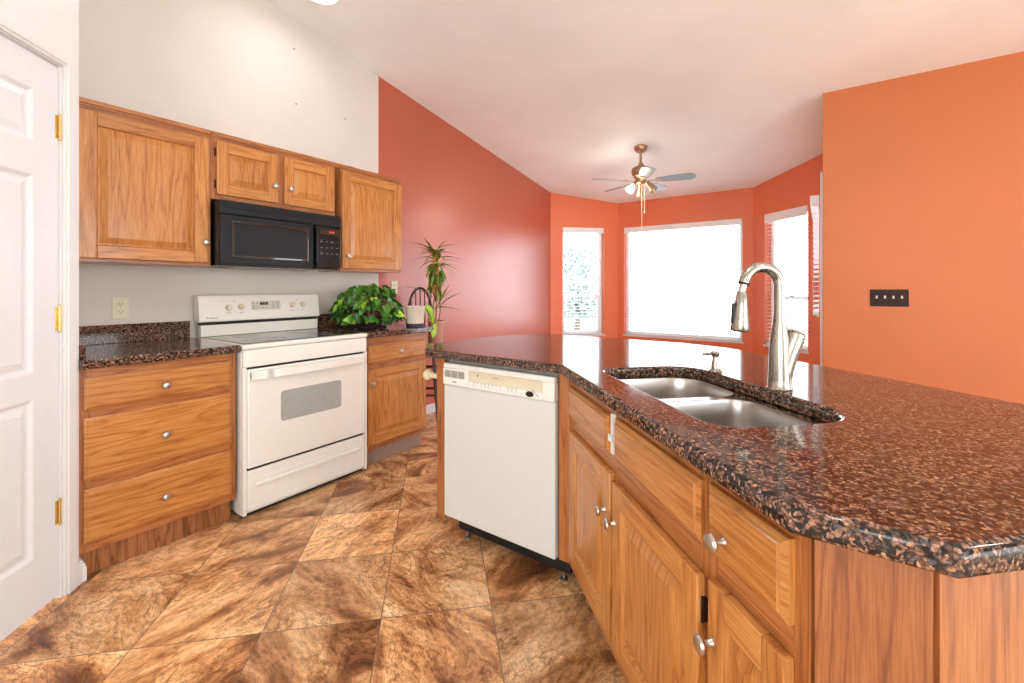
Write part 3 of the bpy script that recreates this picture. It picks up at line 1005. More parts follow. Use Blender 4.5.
carcass(r, W_, XU-0.004, 1.715, ZU1, True)
face_frame(r, W_, 1.715, ZU1, [(0, 0.04), (0.35, 0.42), (W_-0.025, W_)], [(0.04, 0.35, 2.0, ZU1), (0.42, W_-0.025, 2.0, ZU1), (0.04, 0.35, 1.715, 1.765), (0.42, W_-0.025, 1.715, 1.765)])
d = cab_door(r, 1.058-Y0, 1.403-Y0, 1.742, 2.045, 0.060, 0.060); knob(d, 1.378-Y0, 1.845); cab_hinge(d, 1.054-Y0, 1.80); cab_hinge(d, 1.054-Y0, 1.98)
d = cab_door(r, 1.440-Y0, 1.787-Y0, 1.742, 2.045, 0.060, 0.060); knob(d, 1.476-Y0, 1.845)
crown(r, W_+0.0405, ZU1+0.01)
Y0, Y1 = 1.848, 2.395
W_ = Y1-Y0
r = thing('wall_cabinet', 'tall oak wall cabinet ending at the terracotta wall', 'cabinet', (XU, Y0, 0), R90, 'oak wall cabinets')
carcass(r, W_, XU-0.004, ZU0, ZU1, True)
face_frame(r, W_, ZU0, ZU1, [(0, 0.035), (W_-0.035, W_)], [(0.035, W_-0.035, 2.0, ZU1), (0.035, W_-0.035, ZU0, ZU0+0.035)])
d = cab_door(r, 0.005, W_-0.004, 1.352, 2.045, 0.064, 0.060); knob(d, 1.892-Y0, 1.440)
crown(r, W_, ZU1+0.01)

# ------------------------------------------------------------------ microwave
r = thing('microwave', 'black over-the-range microwave hung above the stove', 'microwave', (0.385, 1.045, 1.335), R90)
W_, H_ = 0.745, 0.366
mb = MB(); mb.box(0, W_, 0.03, 0.38, 0.0, H_, 0.003); mb.build('body', 'black', r)
mb = MB(); mb.box(0, W_, -0.005, 0.03, 0.290, H_, 0.004)
for k in range(2):
    mb.box(0.012, W_-0.006, -0.009, -0.005, 0.296+k*0.030, 0.319+k*0.036, 0.002)
mb.build('vent_grille', 'grey_trim', r)
mb = MB(); mb.box(0.002, 0.545, -0.004, 0.029, 0.010, 0.288, 0.005); dr = mb.build('door', 'grey_trim', r)
mb = MB(); mb.rings(0.060, 0.510, 0.045, 0.255, [(0, -0.0045), (0.003, -0.006), (0.012, -0.006), (0.016, -0.0035)]); mb.build('window', 'mw_glass', dr)
mb = MB(); mb.tube([(0.556, -0.004, 0.035), (0.556, -0.026, 0.045), (0.556, -0.030, 0.10), (0.556, -0.030, 0.21), (0.556, -0.026, 0.265), (0.556, -0.004, 0.275)], 0.008, 10); mb.build('handle', 'black', dr)
mb = MB(); mb.box(0.568, W_-0.002, -0.004, 0.029, 0.010, 0.288, 0.004); cp = mb.build('control_panel', 'black', r)
mb = MB(); mb.box(0.585, 0.735, -0.0052, -0.004, 0.230, 0.268); mb.build('display', 'black_glass', cp)
text_mesh('8:48', 0.022, 'display_digits', 'digits_red', cp, Matrix.Translation((0.675, -0.0058, 0.249)) @ Matrix.Rotation(PI/2, 4, 'X'))
for i in range(4):
    for j in range(4):
        if (i+j) % 5 == 4: continue
        mb = MB(); mb.box(0.588+i*0.038, 0.615+i*0.038, -0.0055, -0.004, 0.172-j*0.040, 0.196-j*0.040, 0.001)
        mb.build('button', 'grey_trim', cp)
for i in range(4):
    for j in range(3):
        mb = MB(); mb.box(0.594+i*0.038, 0.609+i*0.038, -0.0060, -0.0055, 0.183-j*0.040, 0.1855-j*0.040)
        mb.build('marking', 'vent_grey', cp, smooth=False)
mb = MB(); mb.box(0.10, W_-0.10, 0.06, 0.30, -0.006, 0.0, 0.002); mb.build('underside_filter', 'vent_grey', r)

# ------------------------------------------------------------------ range
RY = 1.046
r = thing('stove', 'cream electric range with glass cooktop between the oak cabinets', 'stove', (0.64, RY, 0), R90)
W_ = 0.758
mb = MB(); mb.box(0.0, W_, 0.003, 0.62, 0.022, 0.886, 0.003); mb.build('body', 'bisque', r)
for x in (0.05, W_-0.05):
    for y in (0.06, 0.56):
        mb = MB(); mb.lathe([(0, 0), (0.016, 0), (0.016, 0.01), (0.008, 0.012), (0.008, 0.022), (0, 0.022)], 12, mat=Matrix.Translation((x, y, 0))); mb.build('levelling_foot', 'black_m', r)
mb = MB(); mb.box(0.01, W_-0.01, 0.02, 0.03, 0.004, 0.022); mb.build('kick_plate', 'black_m', r)
mb = MB(); mb.box(-0.002, W_+0.002, -0.024, 0.62, 0.887, 0.912, 0.008, seg=3)
ck = mb.build('cooktop', 'bisque', r)
mb = MB(); mb.box(0.022, W_-0.022, 0.02, 0.535, 0.9125, 0.9155, 0.001); gl = mb.build('glass_top', 'black_glass', ck)
for (x, y, rr) in ((0.20, 0.16, 0.105), (0.56, 0.15, 0.08), (0.20, 0.40, 0.075), (0.56, 0.40, 0.105)):
    mb = MB()
    for q in (rr, rr*0.62):
        mb.lathe([(q-0.0022, 0), (q-0.0022, 0.0006), (q, 0.0006), (q, 0)], 40, mat=Matrix.Translation((x, y, 0.9155)))
    mb.build('burner_marking', 'cook_ring', gl)
# front strip, door, drawer
mb = MB(); mb.box(0.003, W_-0.003, -0.020, 0.003, 0.793, 0.884, 0.006, seg=3); mb.build('front_strip', 'bisque', r)
mb = MB(); mb.box(0.022, W_-0.022, -0.004, 0.003, 0.035, 0.792); mb.build('gap_shade_sheet', 'black_m', r)  # black sheet standing in for shade in the gaps round door and drawer
mb = MB(); mb.box(0.022, W_-0.020, -0.024, -0.004, 0.262, 0.782, 0.008, seg=3); dr = mb.build('oven_door', 'bisque', r)
mb = MB(); mb.box(0.0, 0.02, -0.020, 0.003, 0.022, 0.792, 0.003); mb.build('side_trim', 'bisque', r)
mb = MB(); mb.box(W_-0.018, W_, -0.020, 0.003, 0.022, 0.792, 0.003); mb.build('side_trim', 'bisque', r)
mb = MB()
pts = rounded(0.193, 0.565, 0.472, 0.640, 0.018, 5)
mb.prism(pts, 0.0235, 0.0255, mat=Matrix.Rotation(PI/2, 4, 'X')); mb.build('oven_window', 'oven_glass', dr)
mb = MB()
n = 14
hp = []
for i in range(n+1):
    u = i/n
    hp.append((0.034+u*(W_-0.068), -0.040-0.020*math.sin(PI*u), 0.748))
for i in range(n):
    a, b = hp[i], hp[i+1]
    mb.hexa([(a[0], a[1], 0.728), (b[0], b[1], 0.728), (b[0], b[1]+0.016, 0.728), (a[0], a[1]+0.016, 0.728),
             (a[0], a[1]+0.004, 0.770), (b[0], b[1]+0.004, 0.770), (b[0], b[1]+0.016, 0.770), (a[0], a[1]+0.016, 0.770)])
mb.box(0.034, 0.06, -0.042, -0.022, 0.730, 0.768, 0.003); mb.box(W_-0.06, W_-0.034, -0.042, -0.022, 0.730, 0.768, 0.003)
mb.build('handle', 'bisque', dr)
mb = MB(); mb.box(0.022, W_-0.020, -0.022, -0.004, 0.040, 0.250, 0.006, seg=3); dw = mb.build('storage_drawer', 'bisque', r)
mb = MB(); mb.box(0.060, W_-0.065, -0.027, -0.022, 0.168, 0.203, 0.002); mb.box(0.060, W_-0.065, -0.034, -0.022, 0.160, 0.178, 0.003); mb.build('drawer_pull', 'bisque', dw)
# backguard
mb = MB()
mb.box(0.010, W_-0.010, 0.545, 0.585, 0.9165, 0.985, 0.003)
mb.build('splash_panel', 'bisque', r)
mb = MB(); mb.box(0.014, W_-0.014, 0.562, 0.60, 0.985, 1.004); mb.box(0.36, 0.42, 0.553, 0.562, 0.986, 0.996); mb.build('vent_slot', 'black_m', r)
t = bmesh.new()
prof = [(0.541, 1.004), (0.536, 1.012), (0.549, 1.10), (0.556, 1.145), (0.562, 1.160), (0.575, 1.168), (0.600, 1.168), (0.618, 1.16), (0.618, 1.004)]
for x in (0.0, W_):
    pass
va = [t.verts.new((0.0, y, z)) for y, z in prof]; vb = [t.verts.new((W_, y, z)) for y, z in prof]
for i in range(len(prof)):
    j = (i+1) % len(prof)
    t.faces.new((va[i], va[j], vb[j], vb[i]))
t.faces.new(va); t.faces.new(list(reversed(vb)))
bmesh.ops.recalc_face_normals(t, faces=t.faces[:])
mb = MB(); mb.absorb(t); bgd = mb.build('backguard', 'bisque', r, angle=30)
TILT = Matrix.Rotation(-math.atan2(0.013, 0.088), 4, 'X')
def on_guard(x, z, dy=0.0):
    y = 0.536+(z-1.012)*0.013/0.088
    return Matrix.Translation((x, y-dy, z)) @ TILT
for x, z in ((0.160, 1.086), (0.232, 1.090), (0.560, 1.092), (0.636, 1.094)):
    mb = MB()
    mb.lathe([(0, 0.0), (0.020, 0.0), (0.020, 0.004), (0.0165, 0.006), (0.0155, 0.020), (0.013, 0.023), (0, 0.023)], 20, axis='y')
    mb.box(-0.003, 0.003, -0.0275, -0.02, -0.014, 0.014, 0.001)
    for v in mb.bm.verts: v.co = on_guard(x, z) @ v.co
    mb.build('control_knob', 'bisque_d', bgd)
mb = MB(); mb.prism(rounded(-0.093, 0.093, -0.030, 0.030, 0.008, 4), -0.0005, 0.0018, mat=on_guard(0.386, 1.096) @ Matrix.Rotation(PI/2, 4, 'X')); cpd = mb.build('clock_panel', 'panel_grey', bgd)
mb = MB(); mb.box(-0.038, 0.012, -0.0026, -0.0018, 0.002, 0.020, mat=on_guard(0.386, 1.096)); mb.build('display', 'display', cpd)
text_mesh('2:26', 0.017, 'display_digits', 'digits', cpd, on_guard(0.373, 1.107, 0.0032) @ Matrix.Rotation(PI/2, 4, 'X'))
mb = MB()
for (x, z) in ((-0.08, 0.012), (-0.08, -0.004), (-0.08, -0.018), (-0.055, 0.012), (-0.055, -0.014), (-0.02, -0.016), (0.0, -0.016), (0.045, 0.014), (0.045, -0.003), (0.045, -0.018), (0.075, 0.014), (0.075, -0.003), (0.075, -0.018)):
    mb = MB(); mb.box(x-0.006, x+0.006, -0.0028, -0.0018, z-0.003, z+0.003, mat=on_guard(0.386, 1.096))
    mb.build('button', 'vent_grey', cpd, smooth=False)
text_mesh('Kenmore', 0.016, 'lettering', 'ink', bgd, on_guard(0.066, 1.028, 0.0006) @ Matrix.Rotation(PI/2, 4, 'X'))
for x in (0.160, 0.232, 0.560, 0.636):
    mb = MB(); mb.box(x-0.012, x+0.012, -0.0008, 0.0, 0.002, 0.006, mat=on_guard(0, 1.05)); mb.build('marking', 'vent_grey', bgd, smooth=False)
for x in (0.196, 0.598):
    mb = MB(); mb.box(x-0.004, x+0.004, -0.0008, 0.0, 0.075, 0.081, mat=on_guard(0, 1.05)); mb.build('marking', 'vent_grey', bgd, smooth=False)

# ------------------------------------------------------------------ island: end panel, dishwasher, cabinets
YF = 1.530
mb = MB(); mb.box(1.588, 1.640, YF-0.012, YF+0.58, 0.118, 0.874, 0.002, 'z'); mb.box(1.588, 1.640, YF+0.16, YF+0.58, 0.0, 0.118, 0, 'z')
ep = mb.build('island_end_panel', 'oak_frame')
tag(ep, 'narrow oak end panel on the far side of the dishwasher', 'cabinet panel')
r = thing('towel_peg', 'cream ball-ended peg sticking out of the island end panel', 'peg', (1.588, 1.575, 0.768), 0)
mb = MB(); mb.tube([(0.0, 0, 0), (-0.10, 0, 0)], 0.014, 12); mb.build('rod', 'cream_wood', r)
mb = MB(); mb.sphere((-0.118, 0, 0), 0.028, 18); mb.build('ball_end', 'cream_wood', r)

DX = 1.6445
r = thing('dishwasher', 'white built-in dishwasher at the end of the island', 'dishwasher', (DX, 1.507, 0), 0)
W_ = 0.603
mb = MB(); mb.box(0.004, W_-0.004, 0.03, 0.55, 0.13, 0.868); mb.build('tub', 'vent_grey', r, smooth=False)
mb = MB(); mb.box(0.0, W_, 0.0, 0.029, 0.135, 0.756, 0.006, seg=3); mb.build('door', 'dw_white', r)
mb = MB()
mb.box(0.0, W_, -0.006, 0.029, 0.832, 0.858, 0.008, seg=3)     # rounded top lip
mb.box(0.0, 0.150, -0.006, 0.029, 0.757, 0.834, 0.004); mb.box(W_-0.055, W_, -0.006, 0.029, 0.757, 0.834, 0.004)
mb.box(0.150, W_-0.055, -0.006, 0.029, 0.757, 0.788, 0.004); mb.box(0.150, W_-0.055, 0.006, 0.029, 0.788, 0.832)
cp = mb.build('control_panel', 'bisque', r)
mb = MB(); mb.box(0.151, W_-0.056, 0.0045, 0.006, 0.789, 0.831); mb.build('handle_recess', 'bisque_d', cp, smooth=False)
mb = MB()
for k in range(3):
    x = 0.012+k*0.042
    mb.box(x, x+0.038, -0.0072, -0.006, 0.793, 0.826)
for k in range(3):
    x = 0.012+k*0.042
    for j in range(6):
        mb.box(x+0.002, x+0.036, -0.0085, -0.0072, 0.7955+j*0.005, 0.798+j*0.005)
mb.build('vent', 'vent_grey', cp, smooth=False)
for k in range(12):
    if k in (8,): continue
    x = 0.185+k*0.021
    mb = MB(); mb.box(x, x+0.011, -0.009, -0.006, 0.772, 0.780, 0.001)
    mb.build('push_button', 'dw_white', cp)
mb = MB()
for k in range(12):
    if k in (8,): continue
    x = 0.185+k*0.021
    mb = MB(); mb.box(x+0.002, x+0.008, -0.0066, -0.006, 0.7835, 0.7865); mb.build('marking', 'ink', cp, smooth=False)
for q in ((0.20, 0.206, 0.0035, 0.0045, 0.812, 0.820), (0.29, 0.32, 0.0035, 0.0045, 0.816, 0.818), (0.06, 0.085, -0.0066, -0.006, 0.772, 0.776)):
    mb = MB(); mb.box(*q); mb.build('marking', 'ink', cp, smooth=False)
mb = MB(); mb.lathe([(0, 0), (0.019, 0), (0.017, 0.006), (0, 0.007)], 20, axis='y', mat=Matrix.Translation((0.488, -0.006, 0.776)) @ Matrix.Diagonal((1, 1, 0.62, 1))); mb.build('latch_dial', 'switch', cp)
mb = MB(); mb.box(0.505, 0.545, -0.0068, -0.006, -0.001, 0.001, mat=Matrix.Translation((0.515, 0, 0.783)) @ Matrix.Rotation(math.radians(38), 4, 'Y') @ Matrix.Translation((-0.525, 0, 0))); mb.build('dial_pointer', 'ink', cp, smooth=False)
mb = MB(); mb.box(0.012, W_+0.020, 0.095, 0.110, 0.035, 0.134); mb.build('kick_plate', 'black_m', r)
for x in (0.06, W_-0.015):
    mb = MB(); mb.lathe([(0, 0), (0.016, 0), (0.016, 0.008), (0.006, 0.011), (0.006, 0.034), (0, 0.034)], 12, mat=Matrix.Translation((x, 0.1, 0)))
    mb.build('levelling_foot', 'nickel', r)

# sink base, diagonal; local x = e - e0, y = n - n0
R45 = -PI/4
E0 = (2.298-YF)/S2
N0 = (2.298+YF)/S2
loc = en(E0, N0)
r = thing('sink_cabinet', 'diagonal oak sink cabinet with two doors and two false drawer fronts', 'cabinet', (loc[0], loc[1], 0), R45)
W_ = 1.442-E0
mb = MB()
th = 0.016
mb.box(0.02, 0.02+th, 0.04, 0.46, 0.13, 0.874, 0, 'z'); mb.box(W_-th, W_-0.001, 0.019, 0.46, 0.13, 0.874, 0, 'z'); mb.box(0.03+th, W_-th, 0.019, 0.46, 0.13, 0.146, 0, 'x'); mb.box(0.03+th, W_-th, 0.445, 0.46, 0.146, 0.60, 0, 'z')
mb.build('carcass', 'oak', r, smooth=False)
face_frame(r, W_, 0.13, 0.874, [(0.0, 0.04), (0.415, 0.465), (W_-0.03, W_)],
           [(0.04, 0.415, 0.822, 0.874), (0.465, W_-0.03, 0.822, 0.874), (0.04, 0.415, 0.655, 0.735), (0.465, W_-0.03, 0.655, 0.735), (0.04, 0.415, 0.13, 0.20), (0.465, W_-0.03, 0.13, 0.20)])
mb = MB()   # corner filler facing the dishwasher line (world -y side)
fx = Matrix.Rotation(-R45, 4, 'Z')
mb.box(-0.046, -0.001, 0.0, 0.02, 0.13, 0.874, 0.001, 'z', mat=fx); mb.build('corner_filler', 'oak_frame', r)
d = cab_drawer(r, 0.591-E0, 0.974-E0, 0.722, 0.834, name='false_drawer_front')
d = cab_drawer(r, 1.022-E0, 1.430-E0, 0.722, 0.840, name='false_drawer_front')
d = cab_door(r, 0.600-E0, 0.995-E0, 0.188, 0.672); knob(d, 0.962-E0, 0.552)
d = cab_door(r, 1.014-E0, 1.430-E0, 0.188, 0.658); knob(d, 1.032-E0, 0.548); cab_hinge(d, 1.434-E0, 0.595)
mb = MB(); mb.box(0.985-E0, 1.002-E0, -0.012, 0.0, 0.728, 0.845, 0.002); mb.box(0.982-E0, 1.006-E0, -0.02, -0.012, 0.765, 0.785, 0.003)
o = mb.build('tilt_latch', 'latch', r); o['label'] = 'white plastic latch strip'
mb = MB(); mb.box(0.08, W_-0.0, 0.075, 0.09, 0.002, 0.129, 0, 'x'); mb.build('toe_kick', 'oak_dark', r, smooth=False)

# drawer base at the near end
E1 = 1.4435
loc = en(E1, N0)
r = thing('drawer_base_cabinet', 'narrow oak island cabinet with one drawer over one door, nearest the camera', 'cabinet', (loc[0], loc[1], 0), R45)
W_ = 1.668-E1
mb = MB(); mb.box(0, th, 0.019, 0.46, 0.13, 0.874, 0, 'z'); mb.box(th, W_-th, 0.019, 0.46, 0.13, 0.146, 0, 'x'); mb.box(th, W_-th, 0.445, 0.46, 0.146, 0.874, 0, 'z'); mb.box(W_-th, W_, 0.03, 0.16, 0.13, 0.874, 0, 'z'); mb.build('carcass', 'oak', r, smooth=False)
face_frame(r, W_, 0.13, 0.874, [(0.0, 0.022), (W_-0.03, W_)], [(0.022, W_-0.03, 0.822, 0.874), (0.022, W_-0.03, 0.655, 0.735), (0.022, W_-0.03, 0.13, 0.20)])
d = cab_drawer(r, 1.455-E1, 1.642-E1, 0.722, 0.846); knob(d, 1.508-E1, 0.768)
d = cab_door(r, 1.462-E1, 1.642-E1, 0.188, 0.675, 0.045, 0.058); knob(d, 1.474-E1, 0.566)
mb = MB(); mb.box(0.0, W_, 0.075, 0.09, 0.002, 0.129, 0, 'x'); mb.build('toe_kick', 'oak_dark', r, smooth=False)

# finished end panels (local x along the panel, y into the island)
pe = en(1.669, N0)
yq = 0.727
def skin(label, loc, rotz, L, name='island_skin_panel'):
    mb = MB(); mb.box(0, L, 0.0, 0.014, 0.0, 0.874, 0, 'z')
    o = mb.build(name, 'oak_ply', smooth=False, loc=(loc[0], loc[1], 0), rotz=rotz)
    return tag(o, label, 'cabinet panel')
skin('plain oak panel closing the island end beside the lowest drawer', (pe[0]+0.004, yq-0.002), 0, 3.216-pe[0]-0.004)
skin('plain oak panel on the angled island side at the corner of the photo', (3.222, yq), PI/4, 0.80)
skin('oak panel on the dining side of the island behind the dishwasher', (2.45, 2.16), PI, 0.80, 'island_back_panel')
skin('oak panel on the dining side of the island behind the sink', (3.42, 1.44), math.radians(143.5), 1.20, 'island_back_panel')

# ------------------------------------------------------------------ sink
loc = en((CUT_E0+CUT_E1)/2, (CUT_N0+CUT_N1)/2)
r = thing('kitchen_sink', 'double bowl stainless steel sink set under the granite', 'sink', (loc[0], loc[1], 0.874), R45)
HL, HW = (CUT_E1-CUT_E0)/2, (CUT_N1-CUT_N0)/2
DIV = 0.985-(CUT_E0+CUT_E1)/2
def bowl(x0, x1, y0, y1, name, depth, rs):
    mb = MB()
    t = bmesh.new()
    rows = []
    for (ins, z, rr) in ((0.0, -0.002, 0), (0.003, -0.012, 0), (0.006, -0.05, 0), (0.012, -depth+0.05, 0), (0.022, -depth+0.018, 0), (0.045, -depth+0.003, 0), (0.075, -depth, 0)):
        P = rounded(x0+ins, x1-ins, y0+ins, y1-ins, 0.06, 6, [max(0.02, q-ins*0.4) for q in rs])
        rows.append([t.verts.new((p[0], p[1], z)) for p in P])
    for a, b in zip(rows, rows[1:]):
        n = len(a)
        for i in range(n):
            j = (i+1) % n
            t.faces.new((a[i], b[i], b[j], a[j]))
    t.faces.new(rows[-1])
    mb.absorb(t)
    return mb.build(name, 'steel', r, angle=60)
b1 = bowl(-HL+0.004, DIV-0.016, -HW+0.004, HW-0.004, 'bowl', 0.19, [0.06, 0.06, 0.10, 0.07])
b2 = bowl(DIV+0.016, HL-0.004, -HW+0.004, HW-0.03, 'bowl', 0.17, [0.07, 0.10, 0.06, 0.06])
mb = MB()
ring_o = rounded(-HL-0.012, HL+0.012, -HW-0.012, HW+0.012, 0.1, 6, [0.08, 0.12, 0.12, 0.08])
def flat_ring(outer, holes, z0, z1):
    t = bmesh.new()
    loops = [outer]+holes
    ed = []
    for L_ in loops:
        vs = [t.verts.new((p[0], p[1], z1)) for p in L_]
        ed += [t.edges.new((vs[i], vs[(i+1) % len(vs)])) for i in range(len(vs))]
    res = bmesh.ops.triangle_fill(t, edges=ed, use_beauty=True, use_dissolve=False)
    fs = [f for f in res['geom'] if isinstance(f, bmesh.types.BMFace)]
    ex = bmesh.ops.extrude_face_region(t, geom=fs)
    for v in ex['geom']:
        if isinstance(v, bmesh.types.BMVert): v.co.z = z0
    bmesh.ops.recalc_face_normals(t, faces=t.faces[:])
    return t
h1 = rounded(-HL+0.004, DIV-0.016, -HW+0.004, HW-0.004, 0.06, 6, [0.06, 0.06, 0.10, 0.07])
h2 = rounded(DIV+0.016, HL-0.004, -HW+0.004, HW-0.03, 0.06, 6, [0.07, 0.10, 0.06, 0.06])
mb.absorb(flat_ring(ring_o, [h1, h2], -0.0035, 0.0), flat=1)
mb.build('rim', 'steel_rim', r, angle=40)
for b, cx, dz in ((b1, (-HL+DIV)/2, 0.19), (b2, (HL+DIV)/2, 0.17)):
    mb = MB()
    mb.lathe([(0, 0.002), (0.020, 0.002), (0.024, 0.006), (0.042, 0.005), (0.044, 0.0), (0, 0.0)], 24, mat=Matrix.Translation((cx, 0, -dz+0.0006)))
    mb.build('drain', 'steel_rim', b)

# ------------------------------------------------------------------ faucet
FX, FY = 3.005, 1.492
toward = math.atan2(1.436-1.492, 2.925-3.005)     # spout swings over the far bowl, towards image left
r = thing('faucet', 'tall brushed nickel pull-down faucet arching over the sink', 'faucet', (FX, FY, 0.914), 0)
vx = Vector((math.cos(math.radians(35.31)), math.sin(math.radians(35.31)), 0))   # image-right direction
mb = MB()
mb.lathe([(0.0, 0.0), (0.0325, 0.0), (0.0335, 0.004), (0.0315, 0.007), (0.0300, 0.03), (0.0285, 0.07), (0.0280, 0.11), (0.0250, 0.150), (0.0190, 0.190), (0.0158, 0.215), (0.0, 0.215)], 28)
mb.build('body', 'bnickel', r)
hx = Vector((math.cos(math.radians(38)), math.sin(math.radians(38)), 0))
ax = Vector((hx.x*0.30, hx.y*0.30, 0.954)).normalized()
mb = MB()
path = [hx*0.002+Vector((0, 0, 0.022)), hx*0.010+Vector((0, 0, 0.06)), hx*0.023+Vector((0, 0, 0.10)), hx*0.038+Vector((0, 0, 0.138)), hx*0.043+Vector((0, 0, 0.150))]
mb.tube(path, [0.0270, 0.0275, 0.0275, 0.0285, 0.0285], 26)
mb.build('valve_barrel', 'bnickel', r)
mb = MB()
c0 = hx*0.0435+Vector((0, 0, 0.1512))
mb.tube([c0, c0+ax*0.010, c0+ax*0.014], [0.0288, 0.0285, 0.024], 26)
side = Vector((-hx.y, hx.x, 0))
for sg in (-1, 1):         # two ribs of the open lever running back to the neck
    a = hx*0.060+side*(0.016*sg)+Vector((0, 0, 0.158)); b_ = hx*0.004+side*(0.013*sg)+Vector((0, 0, 0.176))
    mb.tube([a, (a+b_)*0.5+Vector((0, 0, 0.004)), b_], [0.0065, 0.0055, 0.005], 8)
a = hx*0.006+side*0.014+Vector((0, 0, 0.176)); b_ = hx*0.006-side*0.014+Vector((0, 0, 0.176))
mb.tube([a, hx*-0.004+Vector((0, 0, 0.177)), b_], 0.005, 8)
mb.build('lever_handle', 'bnickel', r)
# gooseneck
sd = -vx
RA = 0.052
mb = MB()
zc = 0.303
path = [Vector((0, 0, 0.19)), Vector((0, 0, 0.23)), Vector((0, 0, 0.27)), Vector((0, 0, zc))]
for k in range(1, 15):
    a = math.radians(172)*k/14
    path.append(sd*(RA-RA*math.cos(a))+Vector((0, 0, zc+RA*math.sin(a))))
dirn = (path[-1]-path[-2]).normalized()
mb.tube(path, 0.0152, 20)
mb.build('spout', 'bnickel', r)
p0 = path[-1]
mb = MB(); mb.tube([p0, p0+dirn*0.006], 0.0158, 18); mb.build('collar', 'black_m', r)
mb = MB(); mb.tube([p0+dirn*0.006, p0+dirn*0.026], 0.0105, 14); mb.build('hose_coupler', 'steel_rim', r)
q = p0+dirn*0.025
down = (dirn*0.25+Vector((0, 0, -1))).normalized()
mb = MB(); mb.tube([q, q+down*0.004, q+down*0.04, q+down*0.08, q+down*0.112, q+down*0.117], [0.0115, 0.0145, 0.0185, 0.0228, 0.0262, 0.024], 24)
sh = mb.build('spray_head', 'bnickel', r)
mb = MB(); mb.tube([q+down*0.1165, q+down*0.119], 0.020, 18); mb.build('spray_face', 'black_m', sh)
mb = MB(); c_ = q+down*0.065+sd*0.0215; mb.tube([c_-down*0.030, c_-down*0.028, c_+down*0.028, c_+down*0.03], [0.003, 0.0055, 0.0065, 0.003], 10); mb.build('spray_button', 'grey_trim', sh)

r = thing('soap_dispenser', 'small brushed nickel soap dispenser behind the sink', 'soap dispenser', (2.800, 1.667, 0.914), 0)
mb = MB(); mb.lathe([(0, 0), (0.021, 0), (0.022, 0.004), (0.017, 0.010), (0.0135, 0.012), (0.0125, 0.03), (0.010, 0.038), (0.0085, 0.052), (0, 0.052)], 20); mb.build('base', 'bnickel', r)
mb = MB(); mb.lathe([(0, 0.052), (0.010, 0.053), (0.0145, 0.062), (0.0145, 0.070), (0.011, 0.074), (0, 0.0745)], 20)
mb.tube([Vector((0, 0, 0.064)), sd*0.03+Vector((0, 0, 0.064)), sd*0.045+Vector((0, 0, 0.062))], [0.0055, 0.005, 0.004], 10); mb.build('pump_head', 'bnickel', r)

# ------------------------------------------------------------------ outlets and switch
def outlet(label, loc, rotz):
    r = thing('wall_outlet', label, 'outlet', loc, rotz, 'almond wall outlets')
    mb = MB(); mb.box(-0.035, 0.035, -0.006, -0.0005, -0.057, 0.057, 0.003); mb.build('cover_plate', 'outlet', r)
    for z in (-0.020, 0.020):
        mb = MB(); mb.prism(rounded(-0.016, 0.016, z-0.014, z+0.014, 0.010, 4), 0.006, 0.0078, mat=Matrix.Rotation(PI/2, 4, 'X')); s = mb.build('receptacle', 'outlet', r)
        mb = MB(); mb.box(-0.008, -0.0055, -0.0083, -0.0078, z-0.002, z+0.008); mb.box(0.0055, 0.008, -0.0083, -0.0078, z-0.002, z+0.007); mb.box(-0.002, 0.002, -0.0083, -0.0078, z-0.010, z-0.006); mb.build('slots', 'black_m', s, smooth=False)
    mb = MB(); mb.lathe([(0, 0), (0.003, 0), (0.002, 0.001), (0, 0.0012)], 10, axis='y', mat=Matrix.Translation((0, -0.006, 0))); mb.build('screw', 'nickel', r)
    return r
outlet('almond outlet on the white wall above the dark granite', (0, 0.712, 1.10), R90)
outlet('almond outlet on the terracotta wall half hidden by leaves', (0, 2.575, 1.215), R90)
r = thing('light_switch', 'dark brown four-toggle switch plate on the orange wall', 'light switch', (3.503, 4.2, 1.137), 0)
mb = MB(); mb.box(-0.108, 0.108, -0.007, -0.0005, -0.062, 0.062, 0.004); mb.build('switch_plate', 'switch', r)
for k in range(4):
    x = -0.070+k*0.0465
    mb = MB(); mb.box(x-0.0055, x+0.0055, -0.017, -0.007, -0.004, 0.016, 0.0015); o = mb.build('toggle', 'toggle', r); o['label'] = 'light coloured toggle'
for k in range(4):
    x = -0.070+k*0.0465
    for z in (-0.031, 0.031):
        mb = MB(); mb.lathe([(0, 0), (0.003, 0), (0.002, 0.001), (0, 0.0012)], 8, axis='y', mat=Matrix.Translation((x, -0.007, z)))
        mb.build('screw', 'hinge', r)

# nail holes left in the white wall: screws still standing in it
for k, (y, z, lb) in enumerate(((1.669, 2.931, 'small dark screw in the white wall, highest of the three'), (1.684, 2.540, 'small dark screw in the white wall, lower left of the three'), (2.083, 2.557, 'small dark screw in the white wall, nearest the terracotta edge'))):
    mb = MB(); mb.lathe([(0, 0), (0.004, 0.0005), (0.004, 0.006), (0.002, 0.008), (0, 0.008)], 8, axis='y')
    o = mb.build('wall_screw', 'hinge', loc=(0.0, y, z), rotz=R90); tag(o, lb, 'screw', 'screws left in the white wall')

